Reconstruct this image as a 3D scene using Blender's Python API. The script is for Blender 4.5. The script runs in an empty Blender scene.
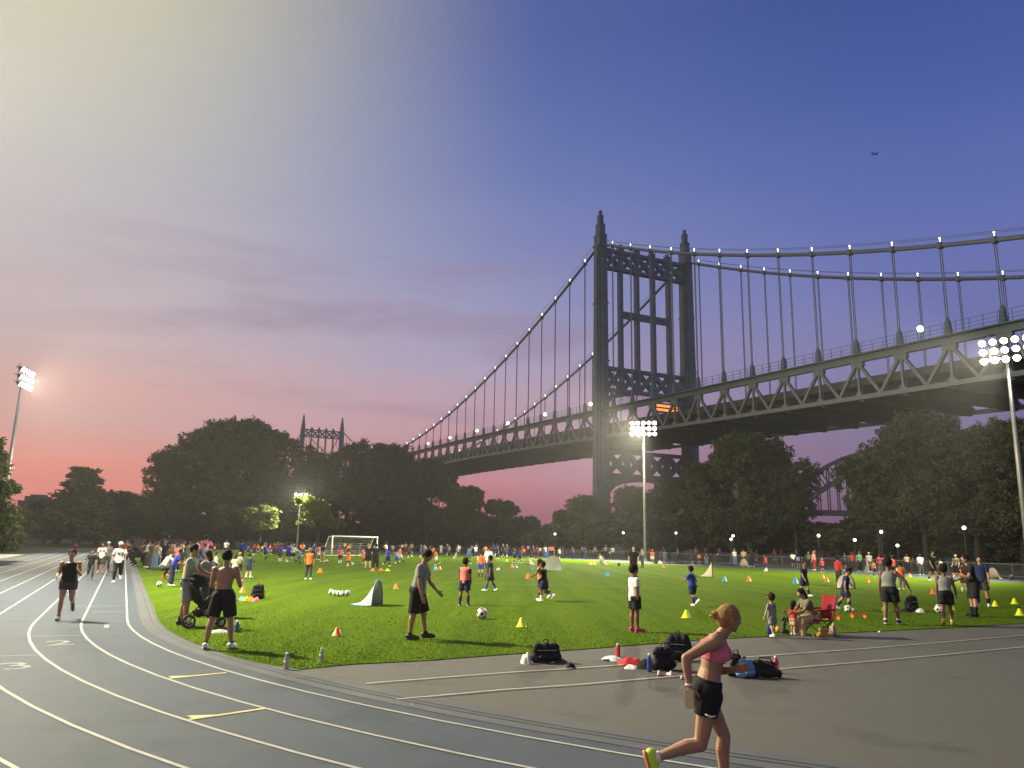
import bpy, bmesh, math, random
import numpy as np
from mathutils import Vector, Matrix, noise as mnoise

R = math.radians
random.seed(7)
scene = bpy.context.scene
COL = scene.collection

# ------------------------------------------------------------------ camera numbers
FPX, HOR, CH, ROLL = 780.0, 543.17, 2.1, 0.01943
PITCH = math.atan((HOR - 384) / FPX)

def ray(px, py):
    u, v = px - 512, 384 - py
    cr, sr = math.cos(ROLL), math.sin(ROLL)
    u, v = u * cr - v * sr, u * sr + v * cr
    return Vector((u, FPX * math.cos(PITCH) - v * math.sin(PITCH), FPX * math.sin(PITCH) + v * math.cos(PITCH)))

def gp(px, py, z=0.0):
    """ground point seen at a pixel of the photograph"""
    r = ray(px, py)
    t = (z - CH) / r.z
    return Vector((r.x * t, r.y * t, z))

def at_depth(px, py, d):
    r = ray(px, py)
    t = d / r.y
    return Vector((r.x * t, d, CH + r.z * t))

# ------------------------------------------------------------------ materials
MATS = {}

def mat(name, col, rough=.7, metal=0., var=0., vscale=8., bump=0., bscale=40., emit=None, estr=1., trans=0., spec=.4):
    if name in MATS: return MATS[name]
    m = bpy.data.materials.new(name); m.use_nodes = True
    nt = m.node_tree; N = nt.nodes; L = nt.links
    b = N['Principled BSDF']
    b.inputs['Base Color'].default_value = (*col, 1)
    b.inputs['Roughness'].default_value = rough
    b.inputs['Metallic'].default_value = metal
    b.inputs['Specular IOR Level'].default_value = spec
    if trans: b.inputs['Transmission Weight'].default_value = trans
    if var or bump:
        tc = N.new('ShaderNodeTexCoord')
    if var:
        n = N.new('ShaderNodeTexNoise'); n.inputs['Scale'].default_value = vscale
        n.inputs['Detail'].default_value = 6; n.inputs['Roughness'].default_value = .65
        L.new(tc.outputs['Object'], n.inputs['Vector'])
        mr = N.new('ShaderNodeMapRange')
        mr.inputs['From Min'].default_value = .25; mr.inputs['From Max'].default_value = .75
        mr.inputs['To Min'].default_value = 1 - var; mr.inputs['To Max'].default_value = 1 + var
        L.new(n.outputs['Fac'], mr.inputs['Value'])
        vm = N.new('ShaderNodeVectorMath'); vm.operation = 'SCALE'
        vm.inputs[0].default_value = col
        L.new(mr.outputs['Result'], vm.inputs['Scale'])
        L.new(vm.outputs['Vector'], b.inputs['Base Color'])
    if bump:
        n2 = N.new('ShaderNodeTexNoise'); n2.inputs['Scale'].default_value = bscale
        n2.inputs['Detail'].default_value = 4
        L.new(tc.outputs['Object'], n2.inputs['Vector'])
        bp = N.new('ShaderNodeBump'); bp.inputs['Strength'].default_value = bump
        bp.inputs['Distance'].default_value = .02
        L.new(n2.outputs['Fac'], bp.inputs['Height']); L.new(bp.outputs['Normal'], b.inputs['Normal'])
    if emit:
        b.inputs['Emission Color'].default_value = (*emit, 1)
        b.inputs['Emission Strength'].default_value = estr
        m.cycles.emission_sampling = 'NONE'
    MATS[name] = m
    return m

def cloth(name, col, rough=.85):
    return mat('cloth_' + name, col, rough, var=.14, vscale=14, bump=.35, bscale=9, spec=.2)

# ------------------------------------------------------------------ mesh builder
class MB:
    def __init__(s): s.v = []; s.f = []
    def add(s, vs, fs):
        o = len(s.v); s.v += [tuple(p) for p in vs]; s.f += [tuple(i + o for i in f) for f in fs]
    def box(s, c, d, M=None):
        x, y, z = d[0] / 2, d[1] / 2, d[2] / 2
        vs = [Vector((a, b, e)) for e in (-z, z) for b in (-y, y) for a in (-x, x)]
        if M is not None: vs = [M @ p for p in vs]
        c = Vector(c); vs = [p + c for p in vs]
        s.add(vs, [(0, 2, 3, 1), (4, 5, 7, 6), (0, 1, 5, 4), (2, 6, 7, 3), (0, 4, 6, 2), (1, 3, 7, 5)])
    def tbox(s, c0, d0, c1, d1):
        """tapered box: bottom centre/size, top centre/size"""
        vs = []
        for c, d in ((c0, d0), (c1, d1)):
            for b in (-.5, .5):
                for a in (-.5, .5): vs.append((c[0] + a * d[0], c[1] + b * d[1], c[2]))
        s.add(vs, [(0, 2, 3, 1), (4, 5, 7, 6), (0, 1, 5, 4), (2, 6, 7, 3), (0, 4, 6, 2), (1, 3, 7, 5)])
    def beam(s, p0, p1, w, h, up=(0, 0, 1)):
        p0, p1 = Vector(p0), Vector(p1); d = (p1 - p0).normalized(); up = Vector(up)
        if abs(d.dot(up)) > .99: up = Vector((1, 0, 0))
        x = d.cross(up).normalized(); y = x.cross(d)
        vs = [p + x * (a * w / 2) + y * (b * h / 2) for p in (p0, p1) for b in (-1, 1) for a in (-1, 1)]
        s.add(vs, [(0, 2, 3, 1), (4, 5, 7, 6), (0, 1, 5, 4), (2, 6, 7, 3), (0, 4, 6, 2), (1, 3, 7, 5)])
    def path(s, pts, rad, n=8, caps=True):
        pts = [Vector(p) for p in pts]
        if not hasattr(rad, '__len__'): rad = [rad] * len(pts)
        o = len(s.v); k = len(pts); ref = None
        for i, p in enumerate(pts):
            d = (pts[min(i + 1, k - 1)] - pts[max(i - 1, 0)]).normalized()
            if ref is None:
                ref = Vector((0, 0, 1)) if abs(d.z) < .9 else Vector((1, 0, 0))
            x = d.cross(ref).normalized(); y = x.cross(d).normalized(); ref = y
            for j in range(n):
                a = 2 * math.pi * j / n
                s.v.append(tuple(p + (x * math.cos(a) + y * math.sin(a)) * rad[i]))
        for i in range(k - 1):
            for j in range(n):
                a = o + i * n + j; b = o + i * n + (j + 1) % n
                s.f.append((a, b, b + n, a + n))
        if caps:
            s.f.append(tuple(o + j for j in range(n - 1, -1, -1)))
            s.f.append(tuple(o + (k - 1) * n + j for j in range(n)))
    def tube(s, p0, p1, r0, r1=None, n=8): s.path([p0, p1], [r0, r0 if r1 is None else r1], n)
    def cap(s, p0, r0, p1, r1, n=10):
        """closed tapered capsule"""
        p0, p1 = Vector(p0), Vector(p1); d = p1 - p0
        if d.length < 1e-5: d = Vector((0, 0, 1e-4)); p1 = p0 + d
        dn = d.normalized(); pts = []; rr = []
        for a in (85, 60, 30): pts.append(p0 - dn * r0 * math.sin(R(a))); rr.append(r0 * math.cos(R(a)))
        pts += [p0, p1]; rr += [r0, r1]
        for a in (30, 60, 85): pts.append(p1 + dn * r1 * math.sin(R(a))); rr.append(r1 * math.cos(R(a)))
        s.path(pts, rr, n)
    def ell(s, c, ax, n=14, m=9):
        """ellipsoid with axes given as three vectors"""
        c = Vector(c); X, Y, Z = [Vector(a) for a in ax]; o = len(s.v)
        s.v.append(tuple(c - Z))
        for i in range(1, m):
            t = -math.pi / 2 + math.pi * i / m
            for j in range(n):
                a = 2 * math.pi * j / n
                s.v.append(tuple(c + X * math.cos(t) * math.cos(a) + Y * math.cos(t) * math.sin(a) + Z * math.sin(t)))
        s.v.append(tuple(c + Z)); last = len(s.v) - 1
        for j in range(n): s.f.append((o, o + 1 + (j + 1) % n, o + 1 + j))
        for i in range(m - 2):
            for j in range(n):
                a = o + 1 + i * n + j; b = o + 1 + i * n + (j + 1) % n
                s.f.append((a, b, b + n, a + n))
        q = o + 1 + (m - 2) * n
        for j in range(n): s.f.append((q + j, q + (j + 1) % n, last))
    def sph(s, c, r, n=12, m=8): s.ell(c, ((r, 0, 0), (0, r, 0), (0, 0, r)), n, m)
    def loft(s, secs, n=14):
        """secs: (centre, xvec, yvec) ellipse sections"""
        o = len(s.v); k = len(secs)
        for c, X, Y in secs:
            for j in range(n):
                a = 2 * math.pi * j / n
                s.v.append(tuple(Vector(c) + Vector(X) * math.cos(a) + Vector(Y) * math.sin(a)))
        for i in range(k - 1):
            for j in range(n):
                a = o + i * n + j; b = o + i * n + (j + 1) % n
                s.f.append((a, b, b + n, a + n))
        s.f.append(tuple(o + j for j in range(n - 1, -1, -1)))
        s.f.append(tuple(o + (k - 1) * n + j for j in range(n)))
    def lathe(s, prof, n=16, c=(0, 0, 0)):
        o = len(s.v); k = len(prof)
        for r, z in prof:
            for j in range(n):
                a = 2 * math.pi * j / n
                s.v.append((c[0] + r * math.cos(a), c[1] + r * math.sin(a), c[2] + z))
        for i in range(k - 1):
            for j in range(n):
                a = o + i * n + j; b = o + i * n + (j + 1) % n
                s.f.append((a, b, b + n, a + n))
        s.f.append(tuple(o + j for j in range(n - 1, -1, -1)))
        s.f.append(tuple(o + (k - 1) * n + j for j in range(n)))
    def torus(s, c, R0, r, ax='x', n=18, m=8):
        o = len(s.v)
        for i in range(n):
            A = 2 * math.pi * i / n
            for j in range(m):
                B = 2 * math.pi * j / m
                q = (R0 + r * math.cos(B)); p = (q * math.cos(A), q * math.sin(A), r * math.sin(B))
                if ax == 'x': p = (p[2], p[0], p[1])
                elif ax == 'y': p = (p[0], p[2], p[1])
                s.v.append((c[0] + p[0], c[1] + p[1], c[2] + p[2]))
        for i in range(n):
            for j in range(m):
                a = o + i * m + j; b = o + i * m + (j + 1) % m
                a2 = o + ((i + 1) % n) * m + j; b2 = o + ((i + 1) % n) * m + (j + 1) % m
                s.f.append((a, a2, b2, b))
    def strip(s, pts, w, z):
        """flat ribbon along ground points"""
        pts = [Vector((p[0], p[1], 0)) for p in pts]; k = len(pts); o = len(s.v)
        for i, p in enumerate(pts):
            d = (pts[min(i + 1, k - 1)] - pts[max(i - 1, 0)]).normalized()
            n = Vector((-d.y, d.x, 0)) * (w / 2)
            s.v.append((p.x + n.x, p.y + n.y, z)); s.v.append((p.x - n.x, p.y - n.y, z))
        for i in range(k - 1):
            a = o + 2 * i; s.f.append((a, a + 1, a + 3, a + 2))
    def mesh(s, name):
        me = bpy.data.meshes.new(name); me.from_pydata(s.v, [], s.f); me.update(); return me
    def build(s, name, m, parent=None, smooth=False, loc=None, bevel=0.):
        me = s.mesh(name)
        bm = bmesh.new(); bm.from_mesh(me); bmesh.ops.recalc_face_normals(bm, faces=bm.faces)
        if bevel: bmesh.ops.bevel(bm, geom=list(bm.edges), offset=bevel, segments=2, affect='EDGES')
        bm.to_mesh(me); bm.free()
        return link(name, me, m, parent, smooth, loc)

def link(name, me, m, parent=None, smooth=False, loc=None):
    if m is not None and len(me.materials) == 0: me.materials.append(m)
    if smooth: me.polygons.foreach_set('use_smooth', [True] * len(me.polygons))
    o = bpy.data.objects.new(name, me); COL.objects.link(o)
    if parent is not None: o.parent = parent
    if loc is not None: o.location = loc
    return o

def tag(o, label=None, cat=None, group=None, kind=None):
    if label: o['label'] = label
    if cat: o['category'] = cat
    if group: o['group'] = group
    if kind: o['kind'] = kind
    return o

def thing(name, label, cat, loc=(0, 0, 0), rz=0., group=None, scale=None):
    o = bpy.data.objects.new(name, None); COL.objects.link(o)
    o.location = loc; o.rotation_euler = (0, 0, rz); o.empty_display_size = .3
    if scale: o.scale = (scale,) * 3
    return tag(o, label, cat, group)

def dup(root, loc=None, rz=None, label=None, group=None, scale=None):
    def rec(o, par):
        c = o.copy(); COL.objects.link(c)
        if par is not None: c.parent = par
        for ch in KIDS.get(o.name, None) or o.children: rec(ch, c)
        return c
    r = rec(root, None)
    if loc is not None: r.location = loc
    if rz is not None: r.rotation_euler = (0, 0, rz)
    if label: r['label'] = label
    if group: r['group'] = group
    if scale: r.scale = (scale,) * 3
    return r
KIDS = {}

def remeshed(mb, voxel, smooth=2, factor=.5):
    me = mb.mesh('t'); bm = bmesh.new(); bm.from_mesh(me)
    bmesh.ops.recalc_face_normals(bm, faces=bm.faces); bm.to_mesh(me); bm.free()
    o = bpy.data.objects.new('t', me); COL.objects.link(o)
    md = o.modifiers.new('r', 'REMESH'); md.mode = 'VOXEL'; md.voxel_size = voxel; md.use_smooth_shade = True
    if smooth:
        sm = o.modifiers.new('s', 'SMOOTH'); sm.iterations = smooth; sm.factor = factor
    dg = bpy.context.evaluated_depsgraph_get(); dg.update()
    out = bpy.data.meshes.new_from_object(o.evaluated_get(dg))
    bpy.data.objects.remove(o); bpy.data.meshes.remove(me)
    return out
# ------------------------------------------------------------------ camera
cam = bpy.data.cameras.new('camera'); camo = bpy.data.objects.new('camera', cam); COL.objects.link(camo)
cam.sensor_width = 36; cam.lens = FPX / 1024 * 36; cam.clip_end = 20000; cam.clip_start = .05
Rv = Vector((1, 0, 0)); Uv = Vector((0, -math.sin(PITCH), math.cos(PITCH))); Fv = Vector((0, math.cos(PITCH), math.sin(PITCH)))
cr, sr = math.cos(ROLL), math.sin(ROLL)
X = Rv * cr + Uv * sr; Y = -Rv * sr + Uv * cr; Z = -Fv
camo.matrix_world = Matrix(((X.x, Y.x, Z.x, 0), (X.y, Y.y, Z.y, 0), (X.z, Y.z, Z.z, CH), (0, 0, 0, 1)))
scene.camera = camo
scene.view_settings.view_transform = 'Standard'; scene.view_settings.look = 'None'
scene.view_settings.gamma = 1; scene.view_settings.exposure = 0.0
scene.cycles.use_denoising = True
scene.cycles.max_bounces = 5; scene.cycles.diffuse_bounces = 2; scene.cycles.glossy_bounces = 2
scene.cycles.transparent_max_bounces = 6
scene.cycles.sample_clamp_indirect = 4

# ------------------------------------------------------------------ dusk sky
def srgb(r, g, b):
    f = lambda c: (c / 255 / 12.92) if c / 255 <= .04045 else ((c / 255 + .055) / 1.055) ** 2.4
    return (f(r), f(g), f(b))
w = bpy.data.worlds.new('World'); scene.world = w; w.use_nodes = True
nt = w.node_tree; N = nt.nodes; Lk = nt.links
bg = N['Background']
tc = N.new('ShaderNodeTexCoord')
nrm = N.new('ShaderNodeVectorMath'); nrm.operation = 'NORMALIZE'; Lk.new(tc.outputs['Generated'], nrm.inputs[0])
sep = N.new('ShaderNodeSeparateXYZ'); Lk.new(nrm.outputs['Vector'], sep.inputs[0])
def mth(op, a, b=None, clamp=False):
    n = N.new('ShaderNodeMath'); n.operation = op; n.use_clamp = clamp
    for i, v in enumerate((a, b)):
        if v is None: continue
        if isinstance(v, (int, float)): n.inputs[i].default_value = v
        else: Lk.new(v, n.inputs[i])
    return n.outputs[0]
# wispy streaks of dusk cloud bend the elevation at which each colour sits
mp = N.new('ShaderNodeMapping'); mp.inputs['Scale'].default_value = (1.2, 1.2, 9.0)
mp.inputs['Rotation'].default_value = (R(4), R(-6), 0)
Lk.new(nrm.outputs['Vector'], mp.inputs['Vector'])
n1 = N.new('ShaderNodeTexNoise'); n1.inputs['Scale'].default_value = 2.1; n1.inputs['Detail'].default_value = 7
n1.inputs['Roughness'].default_value = .5; n1.inputs['Distortion'].default_value = .35
Lk.new(mp.outputs['Vector'], n1.inputs['Vector'])
wob = mth('MULTIPLY', mth('SUBTRACT', n1.outputs['Fac'], .5), .13)
fade = mth('SUBTRACT', 1.0, mth('MULTIPLY', sep.outputs['Z'], 1.5), True)
elev = mth('ADD', sep.outputs['Z'], mth('MULTIPLY', wob, fade))
mp2 = N.new('ShaderNodeMapping'); mp2.inputs['Scale'].default_value = (1.6, 1.6, 11.0); mp2.inputs['Rotation'].default_value = (R(2), R(12), R(20))
Lk.new(nrm.outputs['Vector'], mp2.inputs['Vector'])
n3 = N.new('ShaderNodeTexNoise'); n3.inputs['Scale'].default_value = 1.9; n3.inputs['Detail'].default_value = 8; n3.inputs['Roughness'].default_value = .55; n3.inputs['Distortion'].default_value = .5
Lk.new(mp2.outputs['Vector'], n3.inputs['Vector'])
def ramp(stops):
    r = N.new('ShaderNodeValToRGB'); e = r.color_ramp.elements
    for i, (p, c) in enumerate(stops):
        el = e[i] if i < 2 else e.new(p)
        el.position = p; el.color = (*srgb(*c), 1)
    r.color_ramp.interpolation = 'B_SPLINE'
    Lk.new(elev, r.inputs['Fac']); return r.outputs['Color']
LEFT = ramp([(0, (190, 106, 104)), (.045, (224, 134, 120)), (.085, (222, 144, 128)), (.135, (204, 156, 148)), (.20, (190, 165, 164)), (.30, (178, 168, 174)), (.42, (174, 172, 172)), (.58, (196, 190, 158)), (.72, (186, 182, 142)), (1, (110, 120, 150))])  # upper yellow stops put a mild lamp glare into the sky colour
MID = ramp([(0, (134, 86, 106)), (.05, (174, 106, 116)), (.095, (188, 126, 136)), (.15, (176, 144, 160)), (.23, (154, 147, 178)), (.34, (120, 128, 174)), (.46, (94, 110, 166)), (.58, (74, 92, 152)), (1, (54, 70, 128))])
RIGHT = ramp([(0, (92, 78, 106)), (.06, (106, 90, 118)), (.14, (116, 104, 140)), (.24, (108, 112, 164)), (.36, (90, 105, 168)), (.48, (68, 88, 154)), (.60, (52, 72, 136)), (.75, (46, 63, 124)), (1, (40, 54, 110))])
az = mth('ARCTAN2', sep.outputs['X'], sep.outputs['Y'])
def mix(f, a, b):
    m = N.new('ShaderNodeMixRGB'); Lk.new(f, m.inputs[0]); Lk.new(a, m.inputs[1]); Lk.new(b, m.inputs[2]); return m.outputs[0]
def sstep(v, lo, hi):
    m = N.new('ShaderNodeMapRange'); m.interpolation_type = 'SMOOTHSTEP'
    m.inputs['From Min'].default_value = lo; m.inputs['From Max'].default_value = hi
    Lk.new(v, m.inputs['Value']); return m.outputs['Result']
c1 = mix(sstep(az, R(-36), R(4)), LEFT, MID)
c2 = mix(sstep(az, R(-6), R(32)), c1, RIGHT)
sky = N.new('ShaderNodeTexSky'); sky.sky_type = 'NISHITA'; sky.sun_disc = False
sky.sun_elevation = R(0.5); sky.sun_rotation = R(-60); sky.air_density = 1.4; sky.dust_density = 1.0
# thin mauve cloud drifting above the afterglow
band = mth('MULTIPLY', sstep(sep.outputs['Z'], .06, .2), mth('SUBTRACT', 1.0, sstep(sep.outputs['Z'], .26, .44)))
band = mth('MULTIPLY', band, mth('MULTIPLY', sstep(az, R(-40), R(-16)), mth('SUBTRACT', 1.0, sstep(az, R(4), R(20)))))
cl = mth('MULTIPLY', mth('MULTIPLY', sstep(n3.outputs['Fac'], .42, .66), band), .5)
mv = N.new('ShaderNodeRGB'); mv.outputs[0].default_value = (*srgb(138, 116, 140), 1)
c2 = mix(cl, c2, mv.outputs[0])
sm = N.new('ShaderNodeMixRGB'); sm.blend_type = 'ADD'; sm.inputs[0].default_value = .004
Lk.new(c2, sm.inputs[1]); Lk.new(sky.outputs['Color'], sm.inputs[2])
Lk.new(sm.outputs[0], bg.inputs['Color']); bg.inputs['Strength'].default_value = 1.17

# the last of the afterglow, low on the left
sl = bpy.data.lights.new('sun', 'SUN'); sl.energy = .06; sl.angle = R(12); sl.color = (1, .72, .6)
so = bpy.data.objects.new('sun', sl); COL.objects.link(so); so.rotation_euler = (R(86), 0, R(60))

# ------------------------------------------------------------------ track plan
A = R(25.8)
D = Vector((-math.sin(A), math.cos(A), 0)); P = Vector((math.cos(A), math.sin(A), 0))
CEN = Vector((16.52, 33.34, 0)); RAD, LANE, STRAIGHT, NL = 29.09, 1.0117, 96.0, 8

def oval(r, n=72):
    pts = []
    for i in range(n + 1):                                  # near bend, from the right straight round to the left one
        a = math.pi * i / n
        pts.append(CEN + P * (r * math.cos(a)) - D * (r * math.sin(a)))
    for i in range(n + 1):
        a = math.pi * i / n
        pts.append(CEN + D * STRAIGHT - P * (r * math.cos(a)) + D * (r * math.sin(a)))
    return pts

def sheet(name, pts, z, m, kind='structure'):
    me = bpy.data.meshes.new(name)
    bm = bmesh.new(); vs = [bm.verts.new((p[0], p[1], z)) for p in pts]
    f = bm.faces.new(vs); bm.normal_update()
    if f.normal.z < 0: f.normal_flip()
    bmesh.ops.triangulate(bm, faces=[f]); bm.to_mesh(me); bm.free()
    o = link(name, me, m); tag(o, kind=kind); return o

def surf(name, cols, scales, rough, bump, bscale, spec=.3):
    """ground material: base colour varied by three noises of different size"""
    m = bpy.data.materials.new(name); m.use_nodes = True; nt = m.node_tree; N = nt.nodes; L = nt.links
    b = N['Principled BSDF']; b.inputs['Roughness'].default_value = rough; b.inputs['Specular IOR Level'].default_value = spec
    t = N.new('ShaderNodeTexCoord'); prev = None
    rgb = N.new('ShaderNodeRGB'); rgb.outputs[0].default_value = (*cols[0], 1); prev = rgb.outputs[0]
    for (sc, lo, hi, c, det) in scales:
        mp = N.new('ShaderNodeMapping'); mp.inputs['Scale'].default_value = sc if hasattr(sc, '__len__') else (sc,) * 3
        mp.inputs['Rotation'].default_value = (0, 0, A if hasattr(sc, '__len__') else .3)
        L.new(t.outputs['Object'], mp.inputs['Vector'])
        n = N.new('ShaderNodeTexNoise'); n.inputs['Scale'].default_value = 1; n.inputs['Detail'].default_value = det
        n.inputs['Roughness'].default_value = .62
        L.new(mp.outputs['Vector'], n.inputs['Vector'])
        mr = N.new('ShaderNodeMapRange'); mr.inputs['From Min'].default_value = lo; mr.inputs['From Max'].default_value = hi
        L.new(n.outputs['Fac'], mr.inputs['Value'])
        mx = N.new('ShaderNodeMixRGB'); mx.inputs[2].default_value = (*c, 1)
        L.new(mr.outputs['Result'], mx.inputs[0]); L.new(prev, mx.inputs[1]); prev = mx.outputs[0]
    L.new(prev, b.inputs['Base Color'])
    n2 = N.new('ShaderNodeTexNoise'); n2.inputs['Scale'].default_value = bscale; n2.inputs['Detail'].default_value = 5
    L.new(t.outputs['Object'], n2.inputs['Vector'])
    bp = N.new('ShaderNodeBump'); bp.inputs['Strength'].default_value = bump; bp.inputs['Distance'].default_value = .03
    L.new(n2.outputs['Fac'], bp.inputs['Height']); L.new(bp.outputs['Normal'], b.inputs['Normal'])
    return m

TRACK = surf('track_rubber', [(.034, .051, .078)],
             [(.11, .35, .7, (.045, .057, .077), 5), (.9, .5, .66, (.026, .038, .058), 6), (60, .45, .75, (.055, .068, .086), 3), (25, .62, .74, (.05, .055, .068), 4)], .8, .35, 90)
APRON = surf('apron_asphalt', [(.080, .077, .071)],
             [(.16, .4, .7, (.09, .086, .078), 5), (.55, .56, .68, (.05, .048, .045), 6), (70, .45, .75, (.125, .119, .108), 3), (3, .62, .72, (.07, .066, .06), 6)], .85, .4, 90)
STRIP = surf('edge_rubber', [(.07, .076, .09)], [(.8, .45, .7, (.095, .1, .11), 5), (50, .5, .75, (.11, .11, .12), 3)], .85, .3, 80)
TURF = surf('turf_grass', [(.096, .162, .0035)],
            [(.05, .35, .65, (.088, .145, .008), 4), ((.9, .035, 1), .42, .62, (.060, .112, .005), 3), ((3.5, .5, 1), .5, .7, (.088, .145, .008), 5), (22, .45, .7, (.032, .066, .004), 6), (75, .52, .72, (.095, .15, .014), 4)], .95, .9, 60, .02)
GROUND = surf('park_ground', [(.035, .045, .018)], [(.04, .4, .65, (.055, .05, .03), 6), (.6, .5, .7, (.028, .035, .014), 5)], .95, .5, 8)
LIT_GROUND = surf('lit_ground_pale', [(.30, .28, .24)], [(.3, .4, .7, (.25, .235, .2), 6), (12, .5, .75, (.34, .32, .28), 4)], .85, .2, 30)  # pale ground tone with the mast's light painted in
PAINT = mat('line_paint', (.34, .33, .28), .7, var=.2, vscale=3.5)
YPAINT = mat('line_paint_yellow', (.55, .46, .2), .65, var=.25, vscale=5)
FPAINT = mat('line_paint_faded', (.17, .175, .18), .7, var=.35, vscale=9)

g = MB()
for ring in range(1):
    g.v = [(0, 0, -.03)] + [(4000 * math.cos(2 * math.pi * i / 64), 4000 * math.sin(2 * math.pi * i / 64), -.03) for i in range(64)]
    g.f = [(0, 1 + i, 1 + (i + 1) % 64) for i in range(64)]
tag(g.build('ground', GROUND), kind='structure')

def annulus(name, r0, r1, z, m):
    a, b = oval(r0), oval(r1); n = len(a); q = MB()
    for i in range(n): q.v += [(a[i].x, a[i].y, z), (b[i].x, b[i].y, z)]
    q.f = [(2 * i, 2 * i + 1, 2 * ((i + 1) % n) + 1, 2 * ((i + 1) % n)) for i in range(n)]
    return tag(q.build(name, m), kind='structure')
annulus('track', RAD - .32, RAD + NL * LANE + 1.3, 0.0, TRACK)
annulus('track_edge', RAD - .95, RAD - .30, .004, STRIP)
sheet('apron', oval(RAD - .33), -.006, APRON)

# turf: left and right sides follow the track, the near end is cut straight with rounded corners
def turf_outline():
    ins = RAD - .72; pts = []
    near = [gp(*q) for q in ((300, 669.5), (350, 664.5), (430, 660.5), (500, 655), (600, 648), (700, 640), (800, 635), (864, 632), (950, 628), (1024, 623.5))]
    # left bend part of the oval, from the first near point outwards
    left = []
    for i in range(60):
        a = math.pi * (1 - .42 * i / 59)
        left.append(CEN + P * (ins * math.cos(a)) - D * (ins * math.sin(a)))
    cut = [p for p in left if (p - near[0]).length > 2.6 and (p.x < near[0].x or p.y > near[0].y)]
    out = []
    for i in range(40):                                     # far end
        a = math.pi * i / 39
        out.append(CEN + D * STRAIGHT + P * (ins * math.cos(a)) + D * (ins * math.sin(a)))
    pts = out + cut
    c = cut[-1]; n0 = near[0]; tang = (cut[-1] - cut[-2]).normalized()
    ctrl = c + tang * (n0 - c).length * .72
    for t in (.25, .5, .75): pts.append(c * (1 - t) ** 2 + ctrl * 2 * t * (1 - t) + n0 * t * t)
    pts += near
    last = near[-1]; rr = CEN + P * ins - D * 1.0
    ctrl = last + (near[-1] - near[-2]).normalized() * 12
    for t in (.25, .5, .75, 1): pts.append(last * (1 - t) ** 2 + ctrl * 2 * t * (1 - t) + rr * t * t)
    return pts
TO = turf_outline()
sheet('turf', TO, .008, TURF)

# short turf blades over the part of the field nearest the camera
def inside(p, poly):
    c = False; j = len(poly) - 1
    for i in range(len(poly)):
        a, b = poly[i], poly[j]
        if (a[1] > p[1]) != (b[1] > p[1]) and p[0] < (b[0] - a[0]) * (p[1] - a[1]) / (b[1] - a[1]) + a[0]: c = not c
        j = i
    return c
rgt = np.random.default_rng(77); gb = MB()
while len(gb.f) < 36000:
    y = 12.5 + 34 * rgt.random() ** 1.5; x = -22 + 56 * rgt.random()
    if rgt.random() > math.exp(-max(0, y - 15) / 8.0): continue
    if not inside((x, y), TO): continue
    a = rgt.random() * 6.283; h = .016 + .026 * rgt.random(); lx, ly = rgt.normal(0, .014, 2); wd = .007
    o = len(gb.v); gb.v += [(x - wd * math.cos(a), y - wd * math.sin(a), .006), (x + wd * math.cos(a), y + wd * math.sin(a), .006), (x + lx, y + ly, .008 + h)]; gb.f.append((o, o + 1, o + 2))
GBM = leafless = bpy.data.materials.new('turf_blade'); GBM.use_nodes = True
_n = GBM.node_tree.nodes; _l = GBM.node_tree.links; _g = _n.new('ShaderNodeNewGeometry'); _m = _n.new('ShaderNodeMixRGB')
_m.inputs[1].default_value = (.10, .165, .004, 1); _m.inputs[2].default_value = (.16, .23, .010, 1)
_l.new(_g.outputs['Random Per Island'], _m.inputs[0]); _l.new(_m.outputs[0], _n['Principled BSDF'].inputs['Base Color']); _n['Principled BSDF'].inputs['Roughness'].default_value = .8; _n['Principled BSDF'].inputs['Specular IOR Level'].default_value = .1
me = bpy.data.meshes.new('grass'); me.from_pydata(gb.v, [], gb.f); tag(link('grass', me, GBM), 'short green turf blades over the near end of the field', kind='stuff')
lines = MB()
for k in range(NL + 1):
    lines.strip(oval(RAD + k * LANE) + [oval(RAD + k * LANE)[0]], .05, .006)
tag(lines.build('lane_lines', PAINT), kind='structure')
drain = MB(); drain.strip(oval(RAD - .55), .03, .008); drain.strip(oval(RAD - .68), .025, .008)
tag(drain.build('drain_slot', mat('drain_dark', (.03, .03, .033), .8)), kind='structure')
ap = MB()
for pts in ([(366, 684), (440, 678.2), (500, 673.5), (570, 669), (640, 664), (700, 660), (760, 656.5), (865, 649), (945, 642.5), (1023, 635.5), (1150, 622)],
            [(396, 700), (440, 696), (500, 690.5), (580, 685), (660, 678), (730, 673), (790, 668.5), (865, 662.3), (945, 655), (1023, 647.3), (1150, 633)]):
    ap.strip([gp(*q) for q in pts], .05, .012)
tag(ap.build('apron_lines', PAINT), kind='structure')
# start lines, exchange marks and lane numbers
ln = MB()
for (a, b) in (((0, 656.3), (36, 655.3)), ((33, 636.6), (81, 635.6)), ((88, 621.4), (120, 621.2)), ((70, 606.7), (125, 606.2)), ((92, 612), (124, 611.8))):
    ln.strip([gp(*a), gp(*b)], .055, .007)
tag(ln.build('start_lines', FPAINT), kind='structure')
ye = MB()
for a, b in (((169, 678.8), (226, 673)), ((189, 720), (264, 709))):
    p, q = gp(*a), gp(*b); ye.strip([p, q], .07, .0075)
    d = (q - p).normalized(); n = Vector((-d.y, d.x, 0)); o = len(ye.v)
    ye.v += [tuple(p + d * .05 + Vector((0, 0, .009))), tuple(p + d * .38 + n * .02 + Vector((0, 0, .009))), tuple(p + d * .06 + n * .2 + Vector((0, 0, .009)))]
    ye.f.append((o, o + 1, o + 2))
tag(ye.build('exchange_marks', YPAINT), kind='structure')
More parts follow.
